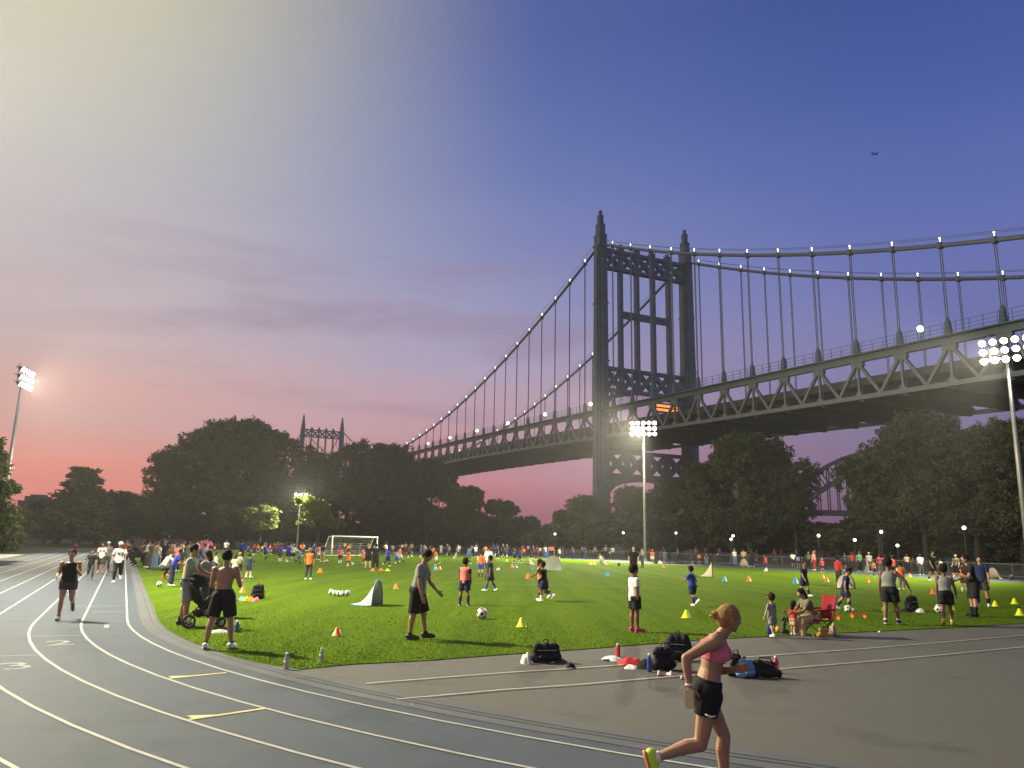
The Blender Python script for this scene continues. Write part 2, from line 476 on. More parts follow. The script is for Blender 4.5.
def ground_text(txt, px, py, size, rz):
    cu = bpy.data.curves.new('t', 'FONT'); cu.body = txt; cu.size = size; cu.align_x = 'CENTER'; cu.align_y = 'CENTER'
    o = bpy.data.objects.new('t', cu); COL.objects.link(o)
    dg = bpy.context.evaluated_depsgraph_get(); dg.update()
    me = bpy.data.meshes.new_from_object(o.evaluated_get(dg)); bpy.data.objects.remove(o)
    q = gp(px, py, .008); n = link('lane_number', me, None, loc=q); n.rotation_euler = (0, 0, rz)
    me.materials.clear(); me.materials.append(mat('number_paint', (.17, .175, .175), .7, var=.25, vscale=8)); tag(n, kind='structure')
ground_text('1', 106.5, 626.3, 1.1, A)
ground_text('2', 60, 643, 1.1, A + .1)
ground_text('3', 16, 666, 1.1, A + .25)
# pale strip beyond the outside lane, floodlight put into its colour
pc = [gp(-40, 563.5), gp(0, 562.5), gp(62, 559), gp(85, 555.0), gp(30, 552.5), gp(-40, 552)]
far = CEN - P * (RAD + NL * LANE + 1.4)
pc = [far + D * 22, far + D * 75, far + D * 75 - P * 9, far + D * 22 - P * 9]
sheet('lit_strip', pc, -.012, LIT_GROUND)
# faint pitch lines on the turf
pl = MB()
for a, b in (((240, 577.5), (760, 590.5)), ((420, 560.2), (1000, 584.5))):
    pl.strip([gp(*a), gp(*b)], .09, .011)
tag(pl.build('pitch_lines', mat('turf_line', (.17, .24, .08), .8, var=.3, vscale=2)), kind='structure')

# ------------------------------------------------------------------ floodlights
STEEL = mat('galvanised_steel', (.33, .34, .33), .45, .6, var=.15, vscale=3)
DARKM = mat('dark_metal', (.03, .03, .032), .5, .4)
LENS = mat('lamp_lens', (.9, .9, .85), .3, emit=(1, .97, .84), estr=26)
def floodlight(loc, height, aim, label, power, rows=3, cols=5, spread=.8, cone=150, face=None, grp='floodlight masts round the track'):
    t = thing('floodlight_mast', label, 'floodlight', loc, 0, grp)
    m = MB(); m.path([(0, 0, 0), (0, 0, height * .5), (0, 0, height - 1.5)], [.24, .19, .12], 12); m.build('pole', STEEL, t, True)
    m = MB(); m.lathe([(.38, 0), (.38, .05), (.27, .06), (.26, .3), (.2, .32)], 12); m.build('base_plate', STEEL, t)
    fc = face or aim
    d = Vector((fc[0] - loc[0], fc[1] - loc[1], 0)).normalized(); x = Vector((d.y, -d.x, 0))
    tilt = R(28); f = d * math.cos(tilt) - Vector((0, 0, math.sin(tilt)))
    m = MB()
    W = cols * spread
    for r in range(rows):
        z = height - 1.5 + r * spread
        m.beam(x * (-W / 2) + Vector((0, 0, z)), x * (W / 2) + Vector((0, 0, z)), .1, .1)
    for sx in (-.5, .5): m.beam(x * (sx * W * .6) + Vector((0, 0, height - 1.7)), x * (sx * W * .6) + Vector((0, 0, height - 1.4 + rows * spread - .4)), .1, .1)
    m.build('crossarm', STEEL, t)
    for r in range(rows):
        for c in range(cols):
            p = x * ((c - (cols - 1) / 2) * spread) + Vector((0, 0, height - 1.5 + r * spread)) + d * .12
            m = MB(); m.path([p, p + f * .12, p + f * .36, p + f * .44], [.08, .16, .30, .31], 12)
            lp = m.build('lamp', DARKM, t, True)
            m = MB(); m.path([p + f * .445, p + f * .47], [.27, .24], 12); m.build('lens', LENS, lp)
    hd = Vector(loc) + Vector((0, 0, height - 1.5 + (rows - 1) * spread / 2)) + f * .9
    L = bpy.data.lights.new('floodlight_beam', 'SPOT'); L.energy = power; L.spot_size = R(cone); L.spot_blend = .55
    L.shadow_soft_size = .55; L.color = (1.0, .91, .64)
    lo = bpy.data.objects.new('floodlight_beam', L); COL.objects.link(lo); lo.location = hd
    tgt = Vector((aim[0], aim[1], 0)); lo.rotation_euler = (tgt - hd).to_track_quat('-Z', 'Y').to_euler()
    return t
FH = 19.6
def side(u, v): return CEN + D * u + P * v
PW = 185000
def mast(px, py):
    r = ray(px, py); t = (FH - .9 - CH) / r.z
    return (r.x * t, r.y * t, 0)
floodlight(tuple(side(10.4, -40)), FH, tuple(side(0, -17)), 'tall floodlight mast just beyond the left edge of the photo, by the near bend', PW * .66, cone=165)
floodlight(mast(22, 379), FH, tuple(side(58, 4)), 'tall floodlight mast behind the tree at the far left edge', PW * .48, cone=150, face=tuple(side(66, 4)))
floodlight(mast(643.5, 429), FH, tuple(side(74, 2)), 'tall floodlight mast in the centre, in front of the near bridge tower', PW * 1.3, cone=140, face=(2, 30))
floodlight(mast(1006, 351), FH, tuple(side(40, 8)), 'tall floodlight mast at the right edge of the photo, in front of the bridge deck', PW * .75, cone=130, face=(4, 22))
floodlight(tuple(at_depth(297, 545, 156).to_2d()) + (0,), 12.4, (-30, 120), 'shorter far floodlight mast beside the pale lit trees left of the goal', 62000, 1, 3, .9, 175)
# ------------------------------------------------------------------ suspension bridge
BA = R(25.6)
BO = Vector((36.5, 208.1, 0))
IRON = mat('bridge_paint', (.092, .138, .182), .55, .2, var=.26, vscale=.35, bump=.15, bscale=2)
IRON2 = mat('bridge_paint_lit', (.13, .165, .18), .55, .2, var=.14, vscale=.6)  # truss in the same paint, paler: light from the lamps put into the colour
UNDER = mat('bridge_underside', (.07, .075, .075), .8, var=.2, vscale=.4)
ROPE = mat('bridge_cable', (.14, .165, .19), .5, .3)
GLOW = mat('cable_lamp_glass', (.9, .9, .85), .3, emit=(1, .97, .92), estr=5)
WARM = mat('warm_lamp_glass', (.9, .8, .6), .3, emit=(1, .80, .45), estr=9)
br = thing('suspension_bridge', 'grey steel suspension bridge crossing behind the track, with two lattice towers and lit cables', 'bridge', BO, BA)
HW, SPAN, SIDE_L = 14.4, 410.0, 205.0

def cable_z(y):
    if y < 0: return 83 + .451 * y + .001 * y * y
    if y <= SPAN: return 42.5 + 40.5 * ((y - SPAN / 2) / (SPAN / 2)) ** 2
    t = y - SPAN; return 83 - .451 * t + .001 * t * t
def deck_z(y):
    if y < 0: return 36.6 + .03 * y
    if y <= SPAN: return 36.6 + .033 * y - .0000805 * y * y
    return 36.6 - .03 * (y - SPAN)

def panel(m, y, x0, x1, z0, z1, n, th=1.0, w=1.2):
    """lattice strut: two chords, posts and crossed bars"""
    m.box(((x0 + x1) / 2, y, z1 - .45), (x1 - x0, w + .3, .9)); m.box(((x0 + x1) / 2, y, z0 + .45), (x1 - x0, w + .3, .9))
    dx = (x1 - x0) / n
    for i in range(n):
        a, b = x0 + i * dx, x0 + (i + 1) * dx; mid = (a + b) / 2; zm = (z0 + z1) / 2
        m.beam((a, y, z0 + .6), (b, y, z1 - .6), w, th, (0, 1, 0)); m.beam((a, y - .02, z1 - .6), (b, y - .02, z0 + .6), w - .06, th, (0, 1, 0))
        if i: m.box((a, y + .01, zm), (th, w + .12, z1 - z0 - 1.8))
        m.box((mid, y, zm), (th * 1.5, w + .2, th * 1.5))

def tower(y):
    t = bpy.data.objects.new('tower', None); COL.objects.link(t); t.parent = br
    for sx in (-1, 1):
        m = MB(); x = sx * HW
        m.tbox((x, y, 8), (4.2, 5.6), (x, y, 40), (3.7, 4.8)) if False else None
        for (w0, d0, w1, d1) in ((3.3, 3.6, 2.5, 2.6), (2.1, 5.4, 1.6, 4.2), (4.2, 2.0, 3.1, 1.5)):
            m.tbox((x, y, 6), (w0, d0), (x, y, 82), (w1, d1))
        for z in (14, 30, 50, 66): m.box((x, y, z), (3.9 - z * .012, 4.2 - z * .012, .35))
        m.build('leg', IRON, t)
        m = MB(); z = 82
        for (h, w, d) in ((.6, 2.9, 3.5), (2.6, 2.4, 2.9), (.35, 2.5, 3.0), (2.8, 1.8, 2.1), (.3, 1.9, 2.2), (2.4, 1.2, 1.4), (.25, 1.3, 1.5), (1.4, .7, .8)):
            m.box((x, y, z + h / 2), (w, d, h)); z += h
        m.build('finial', IRON, t)
        m = MB(); m.tbox((x, y, -1), (9, 11), (x, y, 6), (7, 9)); m.build('pier', mat('pier_stone', (.25, .24, .22), .85, var=.2, vscale=.6), t)
    m = MB(); panel(m, y, -HW + 1.2, HW - 1.2, 76, 82, 5)
    for i in range(1, 5):
        xx = -HW + 1.2 + i * (2 * HW - 2.4) / 5
        m.box((xx, y, 82.6), (1.6, 1.4, 1.2)); m.box((xx, y, 83.5), (.8, .9, .7))
    m.build('top_strut', IRON, t)
    m = MB(); panel(m, y, -HW + 1.4, HW - 1.4, 42, 48.7, 5)
    for sx in (-1, 1):                                       # arched brackets under the portal
        for k in range(6):
            a0, a1 = k / 6 * math.pi / 2, (k + 1) / 6 * math.pi / 2
            p0 = (sx * (HW - 1.3 - 9 * (1 - math.cos(a0))), y, 38 + 4 * math.sin(a0)); p1 = (sx * (HW - 1.3 - 9 * (1 - math.cos(a1))), y, 38 + 4 * math.sin(a1))
            m.beam(p0, p1, 1.2, .9, (0, 1, 0))
            m.beam(((p0[0] + p1[0]) / 2, y, (p0[2] + p1[2]) / 2), ((p0[0] + p1[0]) / 2, y, 42.4), .5, .5)
    m.build('portal_strut', IRON, t)
    m = MB(); panel(m, y, -HW + 1.6, HW - 1.6, 19.5, 26.5, 4, 1.5)
    prev = None
    for k in range(13):
        xx = -HW + 1.6 + k / 12 * (2 * HW - 3.2); zz = 15.6 + 3.6 * math.sqrt(max(0, 1 - (xx / (HW - 1.6)) ** 2))
        if prev: m.beam(prev, (xx, y, zz), 1.3, 1.2, (0, 1, 0)); m.box(((prev[0] + xx) / 2, y, (zz + 20) / 2), (2.3, .5, 20 - zz + .6))
        prev = (xx, y, zz)
    m.build('lower_strut', IRON, t)
    for x in (-8.1, -2.7, 2.7, 8.1):
        m = MB(); m.box((x, y, 62.4), (1.05, 1.4, 27.4)); m.build('column', IRON, t)
    m = MB(); panel(m, y, -8.1, 8.1, 62.8, 64.7, 6, .25, .6); m.build('tie_beam', IRON, t)
    return t
tower(0); tower(SPAN)

ys_side = [-6 - 8.35 * k for k in range(24)]
ys_main = [8.2 + 8.56 * k for k in range(47)]
ys_far = [SPAN + 6 + 8.35 * k for k in range(24)]
allys = sorted(ys_side + ys_main + ys_far)
for sx in (-1, 1):
    x = sx * HW
    m = MB(); pts = [(x, y, cable_z(y)) for y in np.linspace(-205, 0, 30)] + [(x, y, cable_z(y)) for y in np.linspace(0, SPAN, 50)[1:]] + [(x, y, cable_z(y)) for y in np.linspace(SPAN, SPAN + 205, 24)[1:]]
    m.path(pts, .36, 8); m.build('main_cable', ROPE, br, True)
    m = MB(); m.path([(p[0] + .55, p[1], p[2] + 1.25) for p in pts], .045, 5); m.path([(p[0] - .55, p[1], p[2] + 1.25) for p in pts], .045, 5); m.build('hand_rope', ROPE, br)

# hangers: the hundred nearest are parts of their own
wpos = lambda x, y: BO + Matrix.Rotation(BA, 3, 'Z') @ Vector((x, y, 0))
hang = sorted([(wpos(sx * HW, y).length if wpos(sx * HW, y).y > 10 else 9e9, sx, y) for sx in (-1, 1) for y in allys if cable_z(y) - deck_z(y) > 1.2])
rest = MB()
sock_me = None
for i, (d, sx, y) in enumerate(hang):
    x = sx * HW; zc, zd = cable_z(y), deck_z(y)
    if i < 100:
        m = MB()
        for e in (-.16, .16): m.tube((x, y + e, zd), (x, y + e, zc), .085, n=6)
        m.box((x, y, zc), (.95, .6, .95))
        h = m.build('hanger', ROPE, br)
        m = MB(); m.tbox((x, y, zd - .3), (1.0, 1.0), (x, y, zd + 2.6), (.62, .62)); m.lathe([(.36, zd + 2.6), (.3, zd + 2.9), (.12, zd + 3.2)], 8, (x, y, 0)); m.build('socket', IRON, h)
        m = MB(); m.sph((x, y, zc + 1.2), .14, 8, 6); m.tube((x, y, zc + .3), (x, y, zc + 1.0), .06); m.build('cable_lamp', GLOW, h)
    else:
        rest.tube((x, y, zd), (x, y, zc), .14, n=5); rest.tbox((x, y, zd - .3), (1, 1), (x, y, zd + 2.6), (.6, .6))
tag(rest.build('hanger', ROPE, br), kind='stuff')

TD = 7.0                                                    # depth of the stiffening truss
yy0, yy1 = -214.0, SPAN + 214.0
nodes = [yy0] + allys + [yy1]
nodes = sorted(set([round(v, 3) for v in nodes]))
for sx in (-1, 1):
    x = sx * HW
    m = MB(); n = MB()
    for a, b in zip(nodes[:-1], nodes[1:]):
        za, zb = deck_z(a), deck_z(b); mid = (a + b) / 2; zm = deck_z(mid) - TD
        m.beam((x, a, za - .45), (x, b, zb - .45), .9, 1.0); n.beam((x, a, za - TD), (x, b, zb - TD), .8, .75)
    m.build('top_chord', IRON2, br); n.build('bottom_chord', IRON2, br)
    m = MB()
    for i in range(1, len(nodes) - 1):
        y = nodes[i]; z = deck_z(y)
        m.box((x, y, z - TD / 2 - .3), (.4, .4, TD - .9))
        for o in (nodes[i - 1], nodes[i + 1]):
            q = (y + o) / 2; m.beam((x, y, z - 1.0), (x, q, deck_z(q) - TD + .3), .5, .55, (1, 0, 0))
        m.box((x, y, z - 1.35), (.62, 2.3, .9)); m.tbox((x, y, z - TD + .3), (.6, 1.6), (x, y, z - TD + 1.0), (.6, .5))
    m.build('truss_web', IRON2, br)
    m = MB()                                                # walkway with railing on top of the truss
    for a, b in zip(nodes[:-1], nodes[1:]):
        za, zb = deck_z(a), deck_z(b); xo = x + sx * .4
        m.beam((xo, a, za + .16), (xo, b, zb + .16), 2.2, .2)
        for hz in (.75, 1.3, 2.0): m.beam((xo - sx * -.95, a, za + hz), (xo - sx * -.95, b, zb + hz), .06, .06)
        for k in range(4):
            q = a + (b - a) * k / 4; m.box((xo + sx * .95, q, deck_z(q) + 1.1), (.07, .07, 1.9))
    m.build('railing', IRON, br)
m = MB()
for a, b in zip(nodes[:-1], nodes[1:]):
    m.beam((0, a, deck_z(a) - TD + 2.5), (0, b, deck_z(b) - TD + 2.5), 2 * HW - 2.6, .5)
    for x in (-HW + 1.5, 0, HW - 1.5): m.beam((x, a, deck_z(a) - TD + 3.2), (x, b, deck_z(b) - TD + 3.2), .35, .9)
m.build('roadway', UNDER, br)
m = MB()
for y in nodes:
    z = deck_z(y) - TD; m.box((0, y, z + .75), (2 * HW - .9, .7, 2.9))
for x in (-9, -5.4, -1.8, 1.8, 5.4, 9):
    for a, b in zip(nodes[:-1], nodes[1:]): m.beam((x, a, deck_z(a) - TD + 1.7), (x, b, deck_z(b) - TD + 1.7), .5, 1.2)
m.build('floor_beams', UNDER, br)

def bridge_local(px, py, x):
    """where the line of sight through a pixel meets the vertical plane of one truss"""
    r = ray(px, py); M3 = Matrix.Rotation(-BA, 3, 'Z'); o = M3 @ (Vector((0, 0, CH)) - BO); d = M3 @ r
    t = (x - o.x) / d.x; return o + d * t
LWORD = ['leftmost', 'second from the left', 'third from the left', 'fourth from the left', 'fifth from the left', 'sixth from the left', 'seventh from the left', 'eighth from the left', 'ninth from the left', 'tenth from the left']
blamps = [(428, 445), (450, 439), (477, 433), (508, 425), (545, 417), (590.5, 406.5), (921, 339.5)]
for i, (px, py) in enumerate(blamps):
    q = bridge_local(px, py, -HW - .2); zb = deck_z(q.y) + .3; wq = BO + Matrix.Rotation(BA, 3, 'Z') @ Vector((q.x, q.y, zb))
    hgt = max(1.6, q.z - zb)
    lab = LWORD[i] + ' of the warm street lamps glowing along the bridge deck' if i < 6 else 'warm street lamp on the bridge deck near the right edge, past the near tower'
    t = thing('street_lamp', lab, 'street lamp', wq, BA, 'street lamps on the bridge')
    m = MB(); m.path([(0, 0, 0), (0, 0, hgt)], [.1, .07], 8); m.build('pole', IRON, t)
    m = MB(); m.lathe([(.12, hgt), (.42, hgt + .15), (.5, hgt + .5), (.34, hgt + .85), (.1, hgt + .95)], 10); m.build('lamp', WARM, t, True)
# orange message board over the roadway
q = bridge_local(666, 408.5, -6)
wq = BO + Matrix.Rotation(BA, 3, 'Z') @ q
t = thing('message_board', 'lit orange message board over the bridge roadway beside the near tower', 'sign', wq, BA)
m = MB(); m.box((0, 0, 0), (7.4, .5, 2.4)); m.build('housing', DARKM, t, bevel=.05)
m = MB(); random.seed(3)
for r in range(2):
    xx = -3.2
    while xx < 3:
        wd = random.uniform(.25, .6); m.box((xx + wd / 2, -.28, .5 - r * 1.0), (wd, .06, .62)); xx += wd + .16
m.build('display', mat('sign_led', (.3, .08, .02), .5, emit=(1, .26, .06), estr=2.2), t)
m = MB()
for x in (-3, 3): m.box((x, .4, (deck_z(0) - TD + 1 - q.z) / 2 - .2), (.3, .3, abs(deck_z(0) - TD + 1 - q.z)))
m.build('post', IRON, t)

# ------------------------------------------------------------------ railway arch bridge far behind
DA = 430.0
base = at_depth(905, 549.5, DA); X0 = base.x
sc = DA / math.cos(PITCH) / FPX
ab = thing('arch_bridge', 'far steel railway arch bridge seen between the trees under the suspension bridge', 'bridge', (X0, DA, 0), 0)
ARC = mat('arch_steel', (.13, .10, .105), .6, .2, var=.15, vscale=.2)
H2 = 84.0
top = lambda x: 8 + 50 * (1 - (x / H2) ** 2); bot = lambda x: -2 + 50 * (1 - (x / (H2 - 3)) ** 2) if abs(x) < H2 - 3 else -2
xs = np.linspace(-H2, H2, 33)
for yy in (-5, 5):
    m = MB()
    for a, b in zip(xs[:-1], xs[1:]):
        m.beam((a, yy, top(a)), (b, yy, top(b)), 1.1, 1.3, (0, 1, 0)); m.beam((a, yy, bot(a)), (b, yy, bot(b)), 1.3, 1.6, (0, 1, 0))
        m.beam((a, yy, bot(a)), (a, yy, top(a)), .6, .6, (0, 1, 0)); m.beam((a, yy, top(a)), (b, yy, bot(b)), .6, .6, (0, 1, 0))
    m.build('arch_rib', ARC, ab)
ZD = 21.0
m = MB(); m.box((0, 0, ZD), (2 * H2 + 60, 12, 1.6)); m.box((0, -6.2, ZD + 1.3), (2 * H2 + 60, .2, 1.0)); m.build('deck', ARC, ab)
for a in xs:
    if bot(a) > ZD + 1:
        for yy in (-5, 5):
            m = MB(); m.box((a, yy, (ZD + bot(a)) / 2), (.5, .5, bot(a) - ZD)); m.build('suspender', ARC, ab)
for s in (-1, 1):
    m = MB(); m.tbox((s * (H2 + 7), 0, -1), (15, 18), (s * (H2 + 7), 0, 46), (11, 15)); m.tbox((s * (H2 + 7), 0, 46), (12, 16), (s * (H2 + 7), 0, 52), (9, 12)); m.build('stone_tower', mat('pier_stone', (.25, .24, .22)), ab)

# apartment block on the far left skyline
bp_ = at_depth(35, 536, 300); 
bt = thing('apartment_block', 'dark apartment block with a stepped roof behind the trees on the far left', 'building', (bp_.x, 300, 0), R(8))
BW = mat('block_brick', (.14, .115, .1), .9, var=.15, vscale=1)
m = MB(); m.box((0, 0, 7), (11, 10, 14)); m.build('wall', BW, bt)
m = MB(); m.box((-.5, 0, 15), (7, 7, 2)); m.box((-.5, 0, 16.3), (4.4, 4.5, .8)); m.box((0, 0, 14.1), (11.5, 10.5, .4)); m.build('roof', BW, bt)
for fl in range(4):
    for c in range(4):
        m = MB(); m.box((-4 + c * 2.7, -5.02, 3 + fl * 3), (1.1, .08, 1.5)); m.build('window', mat('dark_glass', (.03, .035, .045), .15), bt)
# ------------------------------------------------------------------ trees
BARK = mat('bark', (.04, .033, .027), .9, var=.25, vscale=3, bump=.6, bscale=6)
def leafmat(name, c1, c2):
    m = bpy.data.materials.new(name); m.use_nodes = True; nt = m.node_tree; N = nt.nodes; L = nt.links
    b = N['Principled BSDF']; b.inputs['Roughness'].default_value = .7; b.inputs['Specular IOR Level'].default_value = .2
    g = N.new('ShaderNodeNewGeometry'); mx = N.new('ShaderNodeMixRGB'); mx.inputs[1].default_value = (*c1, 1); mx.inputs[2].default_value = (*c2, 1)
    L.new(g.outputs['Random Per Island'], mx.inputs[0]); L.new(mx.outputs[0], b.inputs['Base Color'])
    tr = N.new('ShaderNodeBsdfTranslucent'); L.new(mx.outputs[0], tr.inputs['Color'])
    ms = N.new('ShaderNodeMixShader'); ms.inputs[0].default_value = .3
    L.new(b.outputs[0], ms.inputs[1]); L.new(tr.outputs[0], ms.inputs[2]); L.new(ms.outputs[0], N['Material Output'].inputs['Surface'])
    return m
LEAF_D = leafmat('leaf_dark', (.058, .072, .034), (.098, .112, .055))
LEAF_M = leafmat('leaf_mid', (.07, .10, .03), (.12, .15, .05))
LEAF_P = leafmat('leaf_pale_lit', (.10, .14, .025), (.16, .19, .045))  # yellower, paler leaf copy: the far lamp's light put into the colour

def leaves_mesh(name, centres, per, spread, size, rng):
    """many small leaf blades scattered round clump centres"""
    C = np.repeat(np.asarray(centres), per, axis=0); n = len(C)
    off = rng.normal(0, 1, (n, 3)); off *= (spread * rng.uniform(.2, 1, (n, 1)) / np.linalg.norm(off, axis=1, keepdims=True)); off[:, 2] *= .75
    C = C + off
    u = rng.normal(0, 1, (n, 3)); u /= np.linalg.norm(u, axis=1, keepdims=True)
    v = np.cross(u, rng.normal(0, 1, (n, 3))); v /= np.linalg.norm(v, axis=1, keepdims=True)
    s = size * rng.uniform(.6, 1.3, (n, 1))
    V = np.stack([C - u * s, C + v * s * .5, C + u * s, C - v * s * .5], 1).reshape(-1, 3)
    me = bpy.data.meshes.new(name); me.vertices.add(n * 4); me.vertices.foreach_set('co', V.ravel())
    me.loops.add(n * 4); me.loops.foreach_set('vertex_index', np.arange(n * 4))
    me.polygons.add(n); me.polygons.foreach_set('loop_start', np.arange(n) * 4); me.polygons.foreach_set('loop_total', np.full(n, 4))
    me.update(); me.validate(); return me

def tree_variant(seed, H, W, base, shape, nl=15, nc=34, per=24, leaf=.34, cs=.95):
    rng = np.random.default_rng(seed); lobes = []
    for i in range(nl):
        if shape == 'cone':
            t = (i + .5) / nl; z = base + (H - base) * t; rad = W * (1 - t) ** .8 * rng.uniform(.35, .62); lr = max(1.0, W * .52 * (1 - t * .75)); a = i * 2.4
        else:
            t = rng.uniform(.05, 1) ** .85; z = base + (H - base) * (.12 + .76 * t)
            env = math.sqrt(max(.05, 1 - ((t - .42) / .68) ** 2)); rad = W * env * rng.uniform(.25, .82); lr = W * rng.uniform(.26, .42); a = i * 2.399 + rng.uniform(-.4, .4)
        lobes.append((np.array([rad * math.cos(a), rad * math.sin(a), z]), lr))
    C = []
    for c, r in lobes:
        d = rng.normal(0, 1, (nc, 3)); d /= np.linalg.norm(d, axis=1, keepdims=True); d[:, 2] = d[:, 2] * .72 + .1
        k = r * rng.uniform(.55, 1.12, (nc, 1)); C.append(c + d * k)
    C = np.concatenate(C); C = C[C[:, 2] > base * .55]; C = C[C[:, 2] < H * 1.02]
    crown = leaves_mesh('crown', C, per, cs, leaf, rng)
    m = MB(); tr = max(.18, H * .022); fork = base + (H - base) * .12
    lean = rng.normal(0, .25, 2)
    m.path([(0, 0, -.3), (0, 0, .25), (lean[0] * .3, lean[1] * .3, fork * .5), (lean[0], lean[1], fork)], [tr * 1.7, tr * 1.15, tr, tr * .85], 9)
    f = Vector((lean[0], lean[1], fork))
    if shape == 'cone': m.path([f, (0, 0, H * .9)], [tr * .8, .05], 7)
    for c, r in lobes:
        e = Vector(c); mid = f.lerp(e, .5) + Vector((rng.normal(0, .4), rng.normal(0, .4), -.08 * (e - f).length if shape != 'cone' else 0))
        if shape == 'cone': mid = Vector((0, 0, max(fork, e.z - 1.5)))
        m.path([f if shape != 'cone' else Vector((0, 0, max(fork, e.z - 2))), mid, e], [tr * .5, tr * .3, .05], 6)
        for k in range(3):
            q = C[rng.integers(len(C))]
            best = C[np.argsort(np.linalg.norm(C - c, axis=1))[rng.integers(0, nc)]]
            m.path([mid.lerp(e, .5), best], [tr * .18, .025], 4)
    trunk = m.mesh('trunk')
    return trunk, crown, H

VAR = {
 'oak': tree_variant(11, 20, 9, 2.6, 'broad', 28, 40, 46, .27, 1.0),
 'oak2': tree_variant(23, 20, 8.4, 3.0, 'broad', 24, 38, 46, .27, .95),
 'open': tree_variant(37, 20, 8.6, 4.5, 'broad', 18, 32, 40, .26, .85),
 'round': tree_variant(41, 12, 5.5, 2.2, 'broad', 14, 40, 26, .30, .8),
 'cone': tree_variant(53, 16, 5.0, 2.0, 'cone', 16, 40, 26, .32, .85),
 'small': tree_variant(67, 8, 3.0, 2.4, 'broad', 11, 26, 20, .24, .6),
 'bush': tree_variant(71, 4, 3.4, .3, 'broad', 12, 34, 22, .26, .6),
}
def tree(px, ytop, d, var, leafm, label, rz=0, wide=1.0, name='tree', group='trees round the track', cat='tree'):
    q = at_depth(px, ytop, d); trunk, crown, H = VAR[var]; s = q.z / H
    t = thing(name, label, cat, (q.x, q.y, -.05), rz, group); t.scale = (s * wide, s * wide, s)
    link('trunk' if var != 'bush' else 'stem', trunk, BARK, t, True)
    c = link('crown' if var != 'bush' else 'foliage', crown, None, t)
    if not crown.materials: crown.materials.append(LEAF_D)
    c.material_slots[0].link = 'OBJECT'; c.material_slots[0].material = leafm
    return t
TR = [
 # px, ytop, depth, variant, leaf, rot, width, label
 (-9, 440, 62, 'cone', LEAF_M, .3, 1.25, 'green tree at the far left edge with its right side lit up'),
 (14, 506, 120, 'round', LEAF_D, 1.0, 1.2, 'low dark tree below the apartment block, right of the lit edge tree'),
 (50, 500, 165, 'round', LEAF_D, 2.0, 1.3, 'low dark tree between the apartment block and the pointed tree'),
 (86, 470, 150, 'cone', LEAF_D, .7, 2.0, 'pointed dark tree standing by itself behind the runners on the left'),
 (120, 492, 170, 'round', LEAF_D, 2.7, 1.2, 'low rounded tree filling the gap between the pointed tree and the big oaks'),
 (172, 454, 165, 'oak', LEAF_D, .2, .72, 'leftmost of the big oaks left of the far bridge tower, lowest of that clump'),
 (206, 430, 168, 'oak2', LEAF_D, 1.4, 1.0, 'second of the big oaks left of the far bridge tower'),
 (243, 419, 172, 'oak', LEAF_D, 2.5, .95, 'tallest oak, rising left of the far bridge tower'),
 (280, 423, 176, 'open', LEAF_D, 4.0, .9, 'tall oak just left of the far bridge tower, touching its left leg'),
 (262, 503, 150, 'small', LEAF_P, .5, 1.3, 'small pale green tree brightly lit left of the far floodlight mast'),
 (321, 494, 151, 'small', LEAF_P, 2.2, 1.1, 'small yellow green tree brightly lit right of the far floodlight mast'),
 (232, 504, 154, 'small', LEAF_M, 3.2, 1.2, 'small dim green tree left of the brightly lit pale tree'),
 (318, 462, 190, 'oak2', LEAF_D, 5.0, .7, 'oak standing in front of the opening of the far bridge tower'),
 (352, 438, 180, 'open', LEAF_D, .9, .95, 'oak just right of the far bridge tower with gaps of pink sky'),
 (392, 444, 178, 'oak', LEAF_D, 3.3, .9, 'oak under the left end of the bridge cable, above the goal'),
 (430, 460, 175, 'oak2', LEAF_D, 5.6, .9, 'oak hiding the left end of the bridge truss'),
 (468, 486, 170, 'oak', LEAF_D, 1.9, .85, 'lower oak stepping down right of the bridge truss end'),
 (501, 500, 172, 'round', LEAF_D, .4, 1.0, 'rounded tree, last of the left row before the open sky under the bridge'),
 (524, 519, 176, 'bush', LEAF_D, 1.1, .9, 'low tree at the right end of the left row beside the open sky'),
 (586, 495, 150, 'oak2', LEAF_M, 2.0, 1.0, 'mid green tree standing left of the near bridge tower base'),
 (562, 510, 162, 'round', LEAF_D, 4.0, .9, 'small dark tree at the left foot of the mid green tree'),
 (632, 486, 148, 'oak', LEAF_D, 4.4, .85, 'dark tree hiding the left foot of the near bridge tower'),
 (668, 478, 150, 'oak2', LEAF_D, .8, .85, 'dark tree between the feet of the near bridge tower'),
 (705, 462, 140, 'oak', LEAF_D, 2.9, .75, 'dark tree hiding the right foot of the near bridge tower'),
 (745, 434, 132, 'oak', LEAF_D, 5.2, .95, 'large dark oak right of the near bridge tower, tallest before the gap'),
 (792, 456, 128, 'open', LEAF_D, 1.2, .8, 'spreading oak leaning over the railway arch on the left of the gap'),
 (800, 524, 150, 'bush', LEAF_D, 2.2, 1.5, 'low dark round shrub below the railway arch in the gap', ),
 (872, 440, 110, 'open', LEAF_D, 3.0, .8, 'oak on the right side of the gap, overlapping the arch bridge'),
 (915, 414, 105, 'oak', LEAF_D, .5, .9, 'big oak under the bridge deck, left of the right group'),
 (966, 430, 100, 'oak2', LEAF_D, 2.4, 1.0, 'big oak in the middle of the right group under the bridge deck'),
 (1010, 420, 96, 'oak', LEAF_D, 4.1, 1.0, 'big oak behind the right hand floodlight mast'),
 (1068, 430, 92, 'oak2', LEAF_D, .3, 1.0, 'big oak at the right edge of the photo beyond the floodlight mast'),
]
